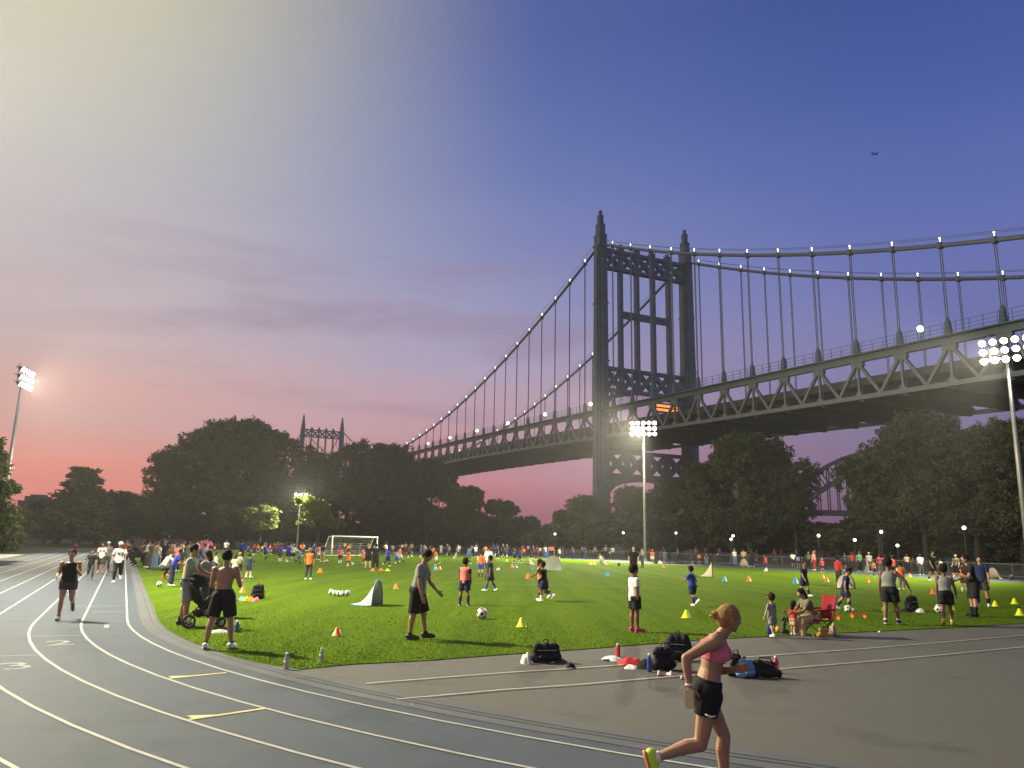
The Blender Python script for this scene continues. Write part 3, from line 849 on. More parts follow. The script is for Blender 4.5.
for r in TR:
    px, yt, d, var, lm, rz, wd, lab = r
    tree(px, yt, d, var, lm, lab, rz, wd, 'shrub' if var == 'bush' else 'oak_tree' if var in ('oak', 'oak2', 'open') else 'tree', 'trees round the track', 'shrub' if var == 'bush' else 'tree')
# undergrowth along the edge of the park
rng = random.Random(5)
BW_ = ['below the pointed tree', 'below the big oaks', 'left of the far floodlight mast', 'behind the white goal', 'left of the open sky', 'behind the centre of the field', 'near the bridge tower base', 'right of the gap', 'under the right group of oaks']
pxs = [60, 100, 150, 190, 226, 262, 300, 340, 382, 420, 455, 490, 560, 600, 640, 682, 720, 760, 870, 905, 940, 980, 1015, 1050]
for i, px in enumerate(pxs):
    d = 186 - abs(px - 300) * .02 if px < 520 else 160 - (px - 520) * .11
    tree(px, 546 - rng.uniform(20, 34) + (px - 512) * .012, d + rng.uniform(-3, 6), 'bush', LEAF_D, 'dark shrub in the undergrowth below the trees, ' + (LWORD[i] if i < 10 else ['eleventh', 'twelfth', 'thirteenth', 'fourteenth', 'fifteenth', 'sixteenth', 'seventeenth', 'eighteenth', 'nineteenth', 'twentieth', 'twenty first', 'twenty second', 'twenty third', 'twenty fourth'][i - 10] + ' from the left'), rng.uniform(0, 6), rng.uniform(1.3, 1.9), 'shrub', 'shrubs along the far edge of the park', 'shrub')
# far wood on the other shore
rg = np.random.default_rng(9); C = []
for i in range(900):
    a = rg.uniform(-52, 52); d = rg.uniform(400, 470); hgt = 6 + 3 * math.sin(a * .23) + 2.4 * math.sin(a * .71 + 1) + rg.uniform(-1, 1)
    z = rg.uniform(0, 1) * max(3, hgt); C.append((d * math.sin(R(a)), d * math.cos(R(a)), z))
fw = link('far_woodland', leaves_mesh('far_woodland', C, 26, 4.2, 1.3, rg), LEAF_D); tag(fw, 'dark far-off line of trees along the horizon', kind='stuff')
# low hill beyond the arch bridge
hm = MB(); nseg = 60
for i in range(nseg + 1):
    a = R(4 + 26 * i / nseg); h = 1 + 9 * math.exp(-((i - 36) / 9) ** 2) + 5 * math.exp(-((i - 18) / 6) ** 2) + .6 * math.sin(i * 1.7)
    for d, z in ((600, -1), (640, h), (760, h * .8), (820, -1)): hm.v.append((d * math.sin(a), d * math.cos(a), z))
for i in range(nseg):
    for k in range(3): hm.f.append((i * 4 + k, i * 4 + k + 1, i * 4 + k + 5, i * 4 + k + 4))
tag(hm.build('hill', mat('hill_growth', (.05, .045, .035), .95, var=.3, vscale=.05), smooth=True), kind='structure')

# fence along the outside of the far straight
FEN = mat('fence_wire', (.16, .17, .165), .6, .5)
f0, f1 = side(-6, RAD + 8 * LANE + 3.6), side(120, RAD + 8 * LANE + 3.6)
L_ = (f1 - f0).length; dd = (f1 - f0).normalized()
t = thing('wire_fence', 'low grey wire fence along the outside of the far straight', 'fence', f0, math.atan2(dd.y, dd.x))
m = MB(); 
for z in (.08, 1.15): m.beam((0, 0, z), (L_, 0, z), .05, .05)
m.build('rail', FEN, t)
for k in range(int(L_ / 3) + 1):
    m = MB(); m.tube((k * 3, 0, -.1), (k * 3, 0, 1.22), .035, n=6); m.sph((k * 3, 0, 1.23), .05, 6, 4)
    if k < 60: m.build('post', FEN, t)
m = MB(); k = 0.0
while k < L_ - 1.1:
    m.beam((k, .03, .1), (k + 1.0, .03, 1.13), .012, .012); m.beam((k + 1.0, .04, .1), (k, .04, 1.13), .012, .012); k += .25
m.build('wire_mesh', FEN, t)

# park lamps
PL = [(555, 534, 187, 'leftmost of the park lamps, alone in the dark right of the open sky'), (623.3, 532.8, 152, 'park lamp left of the central floodlight mast'), (676, 533, 140, 'park lamp right of the central floodlight mast'),
      (733, 535.8, 165, 'upper of two park lamps close together under the large oak'), (731, 539.3, 215, 'lower of two park lamps close together under the large oak'), (818.6, 535.6, 140, 'park lamp over the low round shrub in the gap'),
      (854.8, 540, 190, 'park lamp at the right side of the gap, low above the crowd'), (881.2, 531.8, 103, 'brightest park lamp under the oaks right of the gap'), (897.5, 545.5, 260, 'small park lamp right of the brightest park lamp'), (964, 527.8, 79, 'rightmost park lamp, under the middle oak of the right group')]
for px, py, d, lab in PL:
    d = min(d, 132 if px < 700 else 112 if px < 800 else 96)
    q = at_depth(px, py, d); t = thing('park_lamp', lab, 'street lamp', (q.x, q.y, 0), 0, 'lamps in the park')
    m = MB(); m.path([(0, 0, -.1), (0, 0, .5), (0, 0, q.z - .1)], [.13, .08, .06], 8); m.build('pole', DARKM, t)
    r = .16 if d < 200 else .24
    m = MB(); m.sph((0, 0, q.z), r * 1.15, 10, 8); m.build('globe', WARM if px == 881.2 else GLOW, t, True)
# small aircraft
q = at_depth(875, 154, 900); t = thing('airplane', 'tiny dark airplane high in the blue sky at the upper right', 'airplane', q, R(20)); t.scale = (1, 1, 1)
m = MB(); m.path([(-5.5, 0, .4), (-4, 0, .1), (0, 0, 0), (3.5, 0, 0), (5, 0, .1)], [.15, .5, .75, .7, .15], 10); m.build('fuselage', DARKM, t, True)
m = MB(); m.beam((.6, -5.5, .7), (.6, 5.5, .7), 1.4, .14); m.build('wing', DARKM, t)
m = MB(); m.beam((-5, -1.8, .5), (-5, 1.8, .5), .8, .1); m.box((-5, 0, 1.2), (.9, .12, 1.5)); m.build('tail', DARKM, t)

# humid evening air, a haze box added for the glare of the lamps
hz = MB(); hz.box((60, 395, 60), (1300, 1010, 124)); ho = hz.build('haze', None); tag(ho, 'thin evening haze added for lamp glare over the field and the bridge', kind='stuff')
hm_ = bpy.data.materials.new('haze_air'); hm_.use_nodes = True; nt = hm_.node_tree; nt.nodes.remove(nt.nodes['Principled BSDF'])
pvn = nt.nodes.new('ShaderNodeVolumePrincipled'); pvn.inputs['Color'].default_value = (.93, .93, .95, 1); pvn.inputs['Density'].default_value = .00023; pvn.inputs['Anisotropy'].default_value = .5
nt.links.new(pvn.outputs[0], nt.nodes['Material Output'].inputs['Volume']); ho.data.materials.append(hm_)
# ------------------------------------------------------------------ people
SKIN = {k: mat('skin_' + k, c, .55, var=.08, vscale=6, spec=.35) for k, c in dict(pale=(.50, .31, .22), tan=(.36, .20, .125), brown=(.19, .10, .062), dark=(.085, .047, .032)).items()}
HAIR = {k: mat('hair_' + k, c, .8, spec=.15, var=.35, vscale=60, bump=.5, bscale=90) for k, c in dict(black=(.012, .01, .009), brown=(.045, .026, .016), blonde=(.30, .18, .07), grey=(.25, .24, .23)).items()}
CL = dict(black=(.014, .014, .016), charcoal=(.05, .05, .055), grey=(.22, .225, .22), white=(.68, .67, .64), cream=(.58, .52, .38), navy=(.018, .026, .075), blue=(.03, .07, .34), sky=(.12, .28, .52), royal=(.035, .05, .36),
          orange=(.72, .17, .03), red=(.52, .035, .035), maroon=(.2, .02, .03), pink=(.62, .17, .22), coral=(.72, .17, .15), yellow=(.68, .62, .05), mustard=(.40, .26, .05), green=(.06, .17, .07), olive=(.13, .14, .09), sage=(.26, .30, .24), khaki=(.42, .33, .20), tan=(.45, .34, .24), denim=(.10, .15, .25), lime=(.5, .72, .06), magenta=(.55, .04, .16))
def CM(k): return cloth(k, CL[k])

EYE_W = mat('eye_white', (.75, .73, .7), .25); EYE_D = mat('eye_iris', (.03, .018, .012), .2)

def figure(name, H, ps, look, age='adult', fem=False, vox=.014, face=True, hands=True):
    """one person: a continuous body mesh with hair and clothing as children; stands at the origin facing +Y"""
    if age == 'adult': hd, hip, sh, hw = .133, .525, .818, .108 if not fem else .098
    elif age == 'child': hd, hip, sh, hw = .168, .485, .785, .100
    else: hd, hip, sh, hw = .205, .43, .74, .098
    pv = ps.get
    l = R(pv('lean', 2)); side_l = R(pv('side', 0))
    U = Vector((math.sin(side_l), math.sin(l) * math.cos(side_l), math.cos(l) * math.cos(side_l)))
    tw = R(pv('tw', 0)); 
    def xax(t): 
        a = Vector((math.cos(t), math.sin(t), 0)); a = (a - U * a.dot(U)).normalized(); return a
    Xs, Xh = xax(tw), xax(-tw * .4); Fs = U.cross(Xs); Fh = U.cross(Xh)
    Pz = Vector((0, 0, 0)); TL = (sh - hip) * H
    NB = Pz + U * TL
    hp = R(pv('hp', 4)) + l * .3; hy = R(pv('hy', 0)) + tw * .3
    HU = Vector((0, math.sin(hp), math.cos(hp))); HU.rotate(Matrix.Rotation(hy, 3, 'Z'))
    hx = Vector((math.cos(hy), math.sin(hy), 0)); HF = HU.cross(hx).normalized()
    neck = NB + U * (.015 * H); HC = NB + U * ((1 - sh - hd) * H) + HU * (hd * H * .5) + Fs * (pv('nf', 0) * H) - U * (abs(pv('nf', 0)) * .35 * H)
    J = {}
    k = H; lim = 1.0 if age == 'adult' else .92
    girth = pv('girth', 1.0) * (1.0 if age == 'adult' else 1.06)
    b = MB()
    # torso
    wst, hp_w, ch = (.070, .094, .088) if fem else (.079, .088, .098)
    SEC = [(-.10, .060, .050), (-.03, hp_w * .95, .064), (.08, hp_w, .067), (.25, (hp_w + wst) / 2, .060), (.42, wst, .053), (.62, (wst + ch) / 2 + .006, .060), (.80, ch, .064 if not fem else .068), (.92, ch * .93, .054), (1.0, .052, .040)]
    def tsec(t, rx, ry, grow=0.):
        x = Xh.lerp(Xs, max(0, min(1, t))).normalized(); f = U.cross(x)
        return (Pz + U * (TL * t), x * ((rx * girth) * k + grow), f * ((ry * girth) * k + grow))
    b.loft([tsec(*s) for s in SEC], 16)
    if fem:
        for sx in (-1, 1): b.sph(Pz + U * TL * .72 + Xs * (sx * .045 * k) + Fs * (.052 * k), .036 * k)
        for sx in (-1, 1): b.sph(Pz + Xh * (sx * .044 * k) - Fh * (.034 * k), .052 * k)
    else:
        for sx in (-1, 1): b.sph(Pz + Xh * (sx * .042 * k) - Fh * (.032 * k), .046 * k)
    b.cap(NB - U * .03 * H, .036 * k, HC - HU * hd * H * .30, .031 * k)
    # head
    rh = hd * H * .5
    b.ell(HC + HF * rh * .02, (hx * rh * .74, HF * rh * .84, HU * rh), 16, 10)
    b.ell(HC - HU * rh * .45 + HF * rh * .28, (hx * rh * .54, HF * rh * .5, HU * rh * .5), 12, 8)      # jaw
    if face:
        b.cap(HC + HF * rh * .82 + HU * rh * .08, rh * .06, HC + HF * rh * .90 - HU * rh * .16, rh * .10)
        b.cap(HC + HF * rh * .72 - HU * rh * .46 - hx * rh * .16, rh * .07, HC + HF * rh * .72 - HU * rh * .46 + hx * rh * .16, rh * .07)
        b.cap(HC + HF * rh * .76 + HU * rh * .22 - hx * rh * .3, rh * .09, HC + HF * rh * .76 + HU * rh * .22 + hx * rh * .3, rh * .09)
        b.sph(HC + HF * rh * .60 - HU * rh * .80, rh * .15)
        for sx in (-1, 1): b.ell(HC + hx * (sx * rh * .76) - HU * rh * .06, (hx * rh * .09, HF * rh * .2, HU * rh * .26), 8, 6)
    # arms
    ua, fa = .176 * k * lim, .142 * k * lim
    G = {}
    for s, key in ((-1, 'LA'), (1, 'RA')):
        fl, ab, el, inw = pv(key, (4, 9, 14, 4))
        S = NB - U * (.026 * k) + Xs * (s * hw * k * girth ** .5)
        def dirn(f, a):
            d = Vector((s * math.sin(R(a)), math.sin(R(f)) * math.cos(R(a)), -math.cos(R(f)) * math.cos(R(a))))
            d.rotate(Matrix.Rotation(tw, 3, 'Z')); return d
        E = S + dirn(fl, ab) * ua; W = E + dirn(fl + el, ab * .5 - inw) * fa
        hdn = dirn(fl + el + 6, ab * .4 - inw)
        b.sph(S, .040 * k); b.cap(S, .036 * k, S.lerp(E, .5), .030 * k); b.cap(S.lerp(E, .4), .031 * k, E, .0235 * k)
        b.cap(E, .0245 * k, E.lerp(W, .35), .0245 * k); b.cap(E.lerp(W, .3), .0245 * k, W, .0155 * k)
        HL = .105 * k * lim; sd = hdn.cross(Fs if abs(hdn.dot(Fs)) < .8 else U).normalized(); pn = sd.cross(hdn).normalized()
        if hands:
            b.ell(W + hdn * HL * .28, (sd * HL * .1, pn * HL * .22, hdn * HL * .34), 10, 7)
            for q, ln in enumerate((.40, .46, .43, .34)):
                o = W + hdn * HL * .48 + pn * HL * (-.17 + q * .113); m1 = o + hdn * HL * ln * .55 - sd * (s * HL * .05); m2 = m1 + hdn * HL * ln * .38 - sd * (s * HL * .16)
                b.cap(o, HL * .052, m1, HL * .047, 7); b.cap(m1, HL * .047, m2, HL * .038, 7)
            o = W + hdn * HL * .16 + pn * (HL * .18); m1 = o + (hdn * .75 + pn * .7).normalized() * HL * .24; b.cap(o, HL * .07, m1, HL * .055, 7); b.cap(m1, HL * .055, m1 + hdn * HL * .2, HL * .045, 7)
        else: b.ell(W + hdn * HL * .45, (sd * HL * .13, pn * HL * .25, hdn * HL * .5), 8, 6)
        G[key] = (S, E, W, hdn); J[key] = W + hdn * HL * .5
    # legs
    th, shn, ft = (hip - .285 * (hip / .525)) * k, (.285 - .042) * (hip / .525) * k, .042 * k
    low = 1e9
    for s, key in ((-1, 'LL'), (1, 'RL')):
        fl, ab, kn, fp = pv(key, (0, 3, 2, 0))
        Hj = Pz + Xh * (s * .052 * k) - U * (.005 * k)
        def dl(f, a): return Vector((s * math.sin(R(a)), math.sin(R(f)) * math.cos(R(a)), -math.cos(R(f)) * math.cos(R(a))))
        K = Hj + dl(fl, ab) * th; An = K + dl(fl - kn, ab * .8) * shn
        fd = Vector((s * math.sin(R(pv('toe', 8))), math.cos(R(fp)), -math.sin(R(fp)))); fd.normalize(); fu = Vector((0, math.sin(R(fp)), math.cos(R(fp))))
        b.cap(Hj, (.064 if fem else .058) * k * girth, Hj.lerp(K, .5), .047 * k * girth); b.cap(Hj.lerp(K, .45), .048 * k * girth, K, .034 * k)
        bk = -(fu.cross(Vector((1, 0, 0)))) if False else None
        cv = K.lerp(An, .3); back = (An - K).cross(Vector((1, 0, 0))).normalized()
        b.cap(K, .0345 * k, cv - back * (-.010 * k), .037 * k); b.cap(cv - back * (-.010 * k), .036 * k, An, .0205 * k)
        heel = An - fd * (.024 * k) - fu * (.018 * k); ball = An + fd * (.066 * k) - fu * (.022 * k); toe = An + fd * (.094 * k) - fu * (.024 * k)
        b.cap(heel, .022 * k, ball, .022 * k); b.cap(ball, .022 * k, toe, .015 * k)
        G[key] = (Hj, K, An, fd, fu, heel, ball, toe)
        low = min(low, min(p.z for p in (heel, ball, toe)) - .030 * k)
    if 'pz' in ps: low = -ps['pz']
    off = Vector((0, 0, -low)) + Vector((0, 0, pv('lift', 0)))
    def fin(mb): mb.v = [(x, y, z + off.z) for x, y, z in mb.v]; return mb
    me = remeshed(fin(b), vox, 2, .5); me.name = name
    root = link(name, me, SKIN[look.get('skin', 'tan')], None, True)
    kids = []
    def part(nm, mb, m, vx=None, sm=1):
        me = remeshed(fin(mb), vx or vox * 1.05, sm, .5); me.name = nm
        o = link(nm, me, m, root, True); kids.append(o); return o
    # hair
    hs = look.get('hs', 'short')
    if hs != 'bald':
        h = MB()
        h.ell(HC - HF * rh * .15 + HU * rh * .17, (hx * rh * .87, HF * rh * .90, HU * rh * .97), 16, 10)
        if hs in ('long', 'tail', 'bun', 'curly'):
            h.ell(HC - HF * rh * .32 + HU * rh * .08, (hx * rh * .88, HF * rh * .78, HU * rh * .98), 14, 9)
        if hs == 'long': h.cap(HC - HF * rh * .55, rh * .62, HC - HF * rh * .7 - HU * rh * 1.5, rh * .42)
        if hs == 'tail':
            h.sph(HC - HF * rh * 1.12 - HU * rh * .02, rh * .36)
            rgh = random.Random(8)
            for i in range(14):
                v = Vector((rgh.uniform(-1, 1), rgh.uniform(-1, .2), rgh.uniform(-1, .6))).normalized(); c0 = HC - HF * rh * 1.15 - HU * rh * .04
                h.cap(c0, rh * .14, c0 + hx * v.x * rh * .4 + HF * v.y * rh * .5 + HU * v.z * rh * .42, rh * .05, 7)
            for i in range(12):
                a_ = rgh.uniform(-1.5, 1.5); p0 = HC + HF * rh * (.55 - abs(a_) * .5) + hx * rh * .8 * math.sin(a_) + HU * rh * .62; h.cap(p0, rh * .09, HC - HF * rh * 1.0 + hx * rh * .3 * math.sin(a_) + HU * rh * .35, rh * .1, 7)
        if hs == 'bun': h.sph(HC - HF * rh * .95 + HU * rh * .45, rh * .4)
        if hs == 'curly':
            rg = random.Random(4)
            for i in range(26):
                v = Vector((rg.uniform(-1, 1), rg.uniform(-1, .5), rg.uniform(-.3, 1))).normalized()
                h.sph(HC - HF * rh * .12 + HU * rh * .15 + hx * v.x * rh * .8 + HF * v.y * rh * .8 + HU * v.z * rh * .9, rh * .26, 7, 5)
        part('hair', h, HAIR[look.get('hair', 'black')], max(.008, vox * .8))
    if 'cap' in look:
        h = MB(); h.ell(HC - HF * rh * .06 + HU * rh * .38, (hx * rh * .86, HF * rh * .95, HU * rh * .74), 14, 9)
        h.ell(HC + HF * rh * .95 + HU * rh * .38, (hx * rh * .55, HF * rh * .5, HU * rh * .09), 12, 6); part('cap', h, CM(look['cap']))
    if face:
        for s in (-1, 1):
            e = MB(); c = HC + HF * rh * .80 + HU * rh * .05 + hx * (s * rh * .3)
            e.ell(c, (hx * rh * .13, HF * rh * .07, HU * rh * .075), 8, 6); fin(e); eo = e.build('eye', EYE_W, root, True); kids.append(eo)
            e = MB(); e.ell(c + HF * rh * .05, (hx * rh * .065, HF * rh * .04, HU * rh * .065), 8, 6); fin(e); e.build('iris', EYE_D, eo, True)
    # top
    gr = .011 * k + .004
    tp = look.get('top')
    if tp:
        kind, c = tp[:2]; m = MB()
        if kind in ('tee', 'long', 'bib'):
            m.loft([tsec(t, rx, ry, gr + (.008 * k if t < .45 else 0)) for t, rx, ry in [(-.12, hp_w * .98, .068)] + SEC[2:-1] + [(.985, .066, .045)]], 18)
            for key in ('LA', 'RA'):
                S, E, W, _ = G[key]; s_in = S + (NB - S) * .25
                if kind != 'bib':
                    m.cap(s_in, .040 * k, S, .044 * k)
                    m.path([S.lerp(E, -.05), S.lerp(E, .3), S.lerp(E, .62 if kind == 'tee' else .98)], [.043 * k, .042 * k, .041 * k if kind == 'tee' else .03 * k], 12)
                    if kind == 'long': m.cap(E, .031 * k, E.lerp(W, .5), .03 * k); m.path([E.lerp(W, .4), W], [.03 * k, .022 * k], 10)
                else: m.cap(s_in, .036 * k, S - Xs * 0, .040 * k)
            m.path([NB - U * .02 * k, NB + U * .012 * k], [.052 * k, .040 * k], 12)
        elif kind == 'tank':
            m.loft([tsec(t, rx, ry, gr) for t, rx, ry in [(-.02, hp_w * .94, .062)] + SEC[2:6] + [(.74, ch * .97, .062), (.84, ch * .84, .058), (.93, ch * .74, .05), (.985, .05, .036)]], 18)
            if fem:
                for sx in (-1, 1): m.sph(Pz + U * TL * .72 + Xs * (sx * .045 * k) + Fs * (.054 * k), .038 * k)
        elif kind == 'bra':
            m.loft([tsec(t, rx, ry, gr * .55) for t, rx, ry in [(.56, .080, .057), (.64, .084, .061), (.74, ch, .066), (.84, ch * .9, .058), (.88, ch * .6, .05)]], 18)
            for sx in (-1, 1):
                m.sph(Pz + U * TL * .725 + Xs * (sx * .045 * k) + Fs * (.054 * k), .0375 * k)
                m.cap(Pz + U * TL * .84 + Xs * (sx * .05 * k) + Fs * .052 * k, .015 * k, NB + Xs * (sx * .052 * k) - U * (-.012) * k, .014 * k); m.cap(NB + Xs * (sx * .052 * k) - U * (-.012) * k, .014 * k, Pz + U * TL * .82 + Xs * (sx * .03 * k) - Fs * .066 * k, .015 * k)
        part('bib' if kind == 'bib' else 'sports_bra' if kind == 'bra' else 'tank_top' if kind == 'tank' else 'shirt', m, CM(c), sm=1)
        if kind == 'bib' and len(tp) > 2:
            m = MB()
            for key in ('LA', 'RA'):
                S, E, W, _ = G[key]; m.path([S.lerp(E, -.05), S.lerp(E, .3), S.lerp(E, .62)], [.041 * k, .040 * k, .038 * k], 12)
            part('sleeves', m, CM(tp[2]))
    bt = look.get('bot')
    if bt:
        kind, c = bt; m = MB(); g2 = gr * (.62 if kind in ('leggings', 'tight') else 1.1)
        m.loft([tsec(t, rx, ry, g2) for t, rx, ry in ((-.11, .062, .055), (-.04, hp_w * .96, .068), (.08, hp_w, .069), (.2, hp_w * .95, .064), (.24, hp_w * .92, .062))], 18)
        for sx in (-1, 1): m.sph(Pz + Xh * (sx * .044 * k) - Fh * (.034 * k), (.054 if fem else .049) * k + g2 * .9)
        for key in ('LL', 'RL'):
            Hj, K, An = G[key][:3]
            m.sph(Hj, ((.066 if fem else .060) * girth) * k + g2)
            if kind in ('shorts', 'tight'):
                e = .42 if kind == 'tight' else look.get('hem', .80)
                fl_ = .004 if kind == 'tight' else .016
                m.path([Hj, Hj.lerp(K, .3), Hj.lerp(K, e)], [(.066 if fem else .060) * k * girth + g2, .056 * k * girth + g2, (.05 + fl_) * k * girth + g2 * .3], 14)
            else:
                wd = 0.0 if kind == 'leggings' else .008 * k
                m.path([Hj, Hj.lerp(K, .5), K, K.lerp(An, .35), K.lerp(An, .92)], [.060 * k + g2, .050 * k + g2 + wd, .038 * k + g2 + wd, .040 * k + g2 * .7 + wd, (.024 * k + g2 * .7 + wd * 1.4)], 12)
        part({'shorts': 'shorts', 'tight': 'shorts', 'leggings': 'leggings', 'pants': 'trousers'}[kind], m, CM(c), sm=1)
    for key in ('LL', 'RL'):
        Hj, K, An, fd, fu, heel, ball, toe = G[key]
        if 'sock' in look:
            c, top = look['sock']; m = MB(); m.path([An.lerp(K, -.06), An.lerp(K, top * .5), An.lerp(K, top)], [.026 * k, .027 * k if top < .3 else .036 * k, .030 * k if top < .3 else .041 * k], 10)
            part('sock', m, CM(c), vox)
        if 'shoe' in look:
            m = MB(); m.cap(heel + fu * .004 * k, .029 * k, ball, .028 * k); m.cap(ball, .028 * k, toe + fd * .006 * k, .021 * k); m.cap(heel + fu * .006 * k, .029 * k, An + fd * .012 * k - fu * .004 * k, .029 * k)
            sh_ = part('shoe', m, mat('shoe_' + look['shoe'], CL[look['shoe']], .55), vox * .9)
            if vox < .016:
                m = MB(); s1 = heel - fu * .021 * k; s2 = toe - fu * .012 * k; m.path([s1 - fd * .018 * k, s1.lerp(s2, .5), s2 + fd * .016 * k], [.012 * k] * 3, 8)
                sd = fd.cross(fu).normalized()
                m = MB(); m.loft([(p - fu * .002 * k, sd * w_ * k, fu * .009 * k) for p, w_ in ((s1 - fd * .022 * k, .018), (s1, .028), (s1.lerp(s2, .6), .031), (s2, .026), (s2 + fd * .018 * k, .014))], 10)
                fin(m); m.build('sole', mat('sole_' + look.get('sole', 'white'), CL[look.get('sole', 'white')], .6), sh_, True)
    KIDS_ = kids
    J = {a: v + off for a, v in J.items()}
    root['_h'] = 0; del root['_h']
    return root, J, {a: [v + off if isinstance(v, Vector) else v for v in g[:3]] for a, g in G.items()}, HC + off

def place(o, px, py, rz):
    q = gp(px, py, .008 if True else 0); o.location = (q.x, q.y, .008); o.rotation_euler = (0, 0, R(rz)); return q

def hgt(px, py, pxh): return pxh * gp(px, py).length / FPX * math.cos(PITCH) ** .5

PEOPLE = []
def near(px, py, pxh, rz, label, ps, look, age='adult', fem=False, vox=.014, group=None, on='turf', hk=1.0, **kw):
    H = pxh * gp(px, py).y / FPX * hk
    r, J, G, HC = figure('person', H, ps, look, age, fem, vox, **kw)
    z = {'turf': .008, 'track': 0.0, 'apron': -.006}[on]
    q = gp(px, py, z); r.location = (q.x, q.y, z); r.rotation_euler = (0, 0, R(rz))
    tag(r, label, 'person', group)
    W = Matrix.Translation(q) @ Matrix.Rotation(R(rz), 4, 'Z')
    return r, {k: W @ v for k, v in J.items()}, {k: [W @ p for p in v] for k, v in G.items()}, W @ HC

# the runner crossing in front
hero, HJ, HG, HHC = near(709, 801, 182, -93, 'woman running past in the foreground in a pink sports top and black shorts',
    dict(lean=14, hp=10, nf=.04, tw=-16, hy=4, toe=2, RA=(-60, 16, 66, 6), LA=(-16, 8, 116, 26), RL=(-12, 3, 62, 74), LL=(26, 2, 26, 2)),
    dict(skin='tan', hair='blonde', hs='tail', top=('bra', 'pink'), bot=('tight', 'black'), shoe='lime', sole='orange', sock=('white', .12)), fem=True, vox=.0085, on='track', hk=1.0)
m = MB(); a = HJ['RA']; m.box((0, 0, 0), (.012, .075, .15)); o = m.build('phone', mat('phone_cream', (.62, .55, .33), .4), bevel=.008)
o.location = a + Vector((-.03, -.03, .0)); o.rotation_euler = (0, R(4), R(82)); tag(o, 'cream phone held in the hand of the woman running past', 'phone')
S, E, W = HG['RA']
m = MB(); m.path([E.lerp(W, .86), E.lerp(W, .94)], [.034, .033], 12); o = m.build('wristband', CM('white'), None, True)
o.parent = hero; o.matrix_parent_inverse = (Matrix.Translation(hero.location) @ Matrix.Rotation(hero.rotation_euler.z, 4, 'Z')).inverted()
HK, KK = HG['RL'][0], HG['RL'][1]
m = MB(); c_ = HK.lerp(KK, .36) + Vector((.012, -.118, 0)); m.path([c_ + Vector((-.045, .012, .012)), c_ + Vector((0, 0, -.006)), c_ + Vector((.045, .006, .0))], [.004, .011, .004], 8)
o = m.build('logo', CM('white'), None, True); o.parent = hero; o.matrix_parent_inverse = (Matrix.Translation(hero.location) @ Matrix.Rotation(hero.rotation_euler.z, 4, 'Z')).inverted()

RUN = lambda s=1: dict(lean=7, tw=12 * s, RA=(-28 * s + 6, 14, 78, 12), LA=(28 * s + 6, 14, 78, 12), RL=(16, 3, 22, 0) if s > 0 else (-10, 3, 55, 42), LL=(-10, 3, 55, 42) if s > 0 else (16, 3, 22, 0))
WALK = dict(lean=2, RA=(16, 6, 14, 2), LA=(-14, 6, 12, 2), RL=(-14, 2, 12, 18), LL=(16, 2, 4, -6))
STAND = dict()
HIPS = dict(RA=(-14, 42, 82, 60), LA=(-14, 42, 82, 60))

near(64, 620.5, 66, 206, 'jogger in a black tank top and shorts running towards the camera on the left lanes', dict(lean=5, tw=-8, hp=8, girth=1.1, RA=(-26, 16, 100, 10), LA=(26, 14, 96, 16), RL=(10, 3, 10, 0), LL=(-4, 3, 70, 60)),
     dict(skin='tan', hair='black', top=('tank', 'black'), bot=('tight', 'charcoal'), shoe='charcoal', sole='black', sock=('black', .12), hem=.8), on='track', vox=.012)
near(219, 649, 91, 4, 'shirtless man seen from behind in black shorts on the grass beside the stroller', dict(lean=-1, hp=10, RA=(16, 14, 92, 12), LA=(12, 12, 88, 24), RL=(2, 9, 6, 0), LL=(-4, 10, 4, 0), toe=14),
     dict(skin='tan', hair='black', bot=('shorts', 'black'), shoe='white', sole='grey', sock=('black', .1), hem=.86), vox=.012)
near(184, 626.5, 76, -80, 'man in a sage green shirt and grey shorts holding the stroller', dict(lean=4, hp=12, RA=(36, 4, 34, 8), LA=(40, 4, 30, 8), RL=(6, 3, 4, 0), LL=(-6, 3, 4, 0)),
     dict(skin='tan', hair='black', top=('tee', 'sage'), bot=('shorts', 'grey'), shoe='black', sole='black', hem=.95), vox=.013)
near(205, 617, 62, 70, 'woman in a grey top standing behind the stroller, half hidden', dict(lean=6, hp=16, RA=(30, 6, 40, 8), LA=(30, 6, 44, 8)), dict(skin='tan', hair='brown', hs='long', top=('tee', 'grey'), bot=('pants', 'charcoal'), shoe='black'), fem=True, vox=.016)
near(416, 639.5, 84, -100, 'man in a grey shirt and black shorts looking down at the grass', dict(lean=10, hp=32, hy=-8, RA=(2, 7, 12, 2), LA=(16, 10, 26, 0), RL=(-4, 4, 4, 0), LL=(14, 4, 8, 0)),
     dict(skin='tan', hair='black', top=('tee', 'grey'), bot=('shorts', 'black'), shoe='black', sole='black', sock=('black', .12), hem=1.02), vox=.012)
near(464, 605.5, 44, -20, 'child in an orange red bib and navy shorts standing left of the white ball', dict(RA=(2, 10, 10, 4), LA=(2, 10, 10, 4), RL=(2, 6, 2, 0), LL=(-2, 6, 2, 0)),
     dict(skin='brown', hair='black', top=('bib', 'coral', 'navy'), bot=('shorts', 'navy'), shoe='black', sock=('navy', .7)), 'child', vox=.014)
near(490, 592, 34, 70, 'child in black with blue socks walking left in front of the man in white', WALK, dict(skin='brown', hair='black', top=('tee', 'black'), bot=('shorts', 'charcoal'), shoe='white', sock=('blue', .8)), 'child', vox=.016)
near(488, 580, 32, -40, 'man in a white shirt and black trousers on the field behind a child in black', WALK, dict(skin='tan', hair='brown', top=('tee', 'white'), bot=('pants', 'charcoal'), shoe='black'), vox=.018)
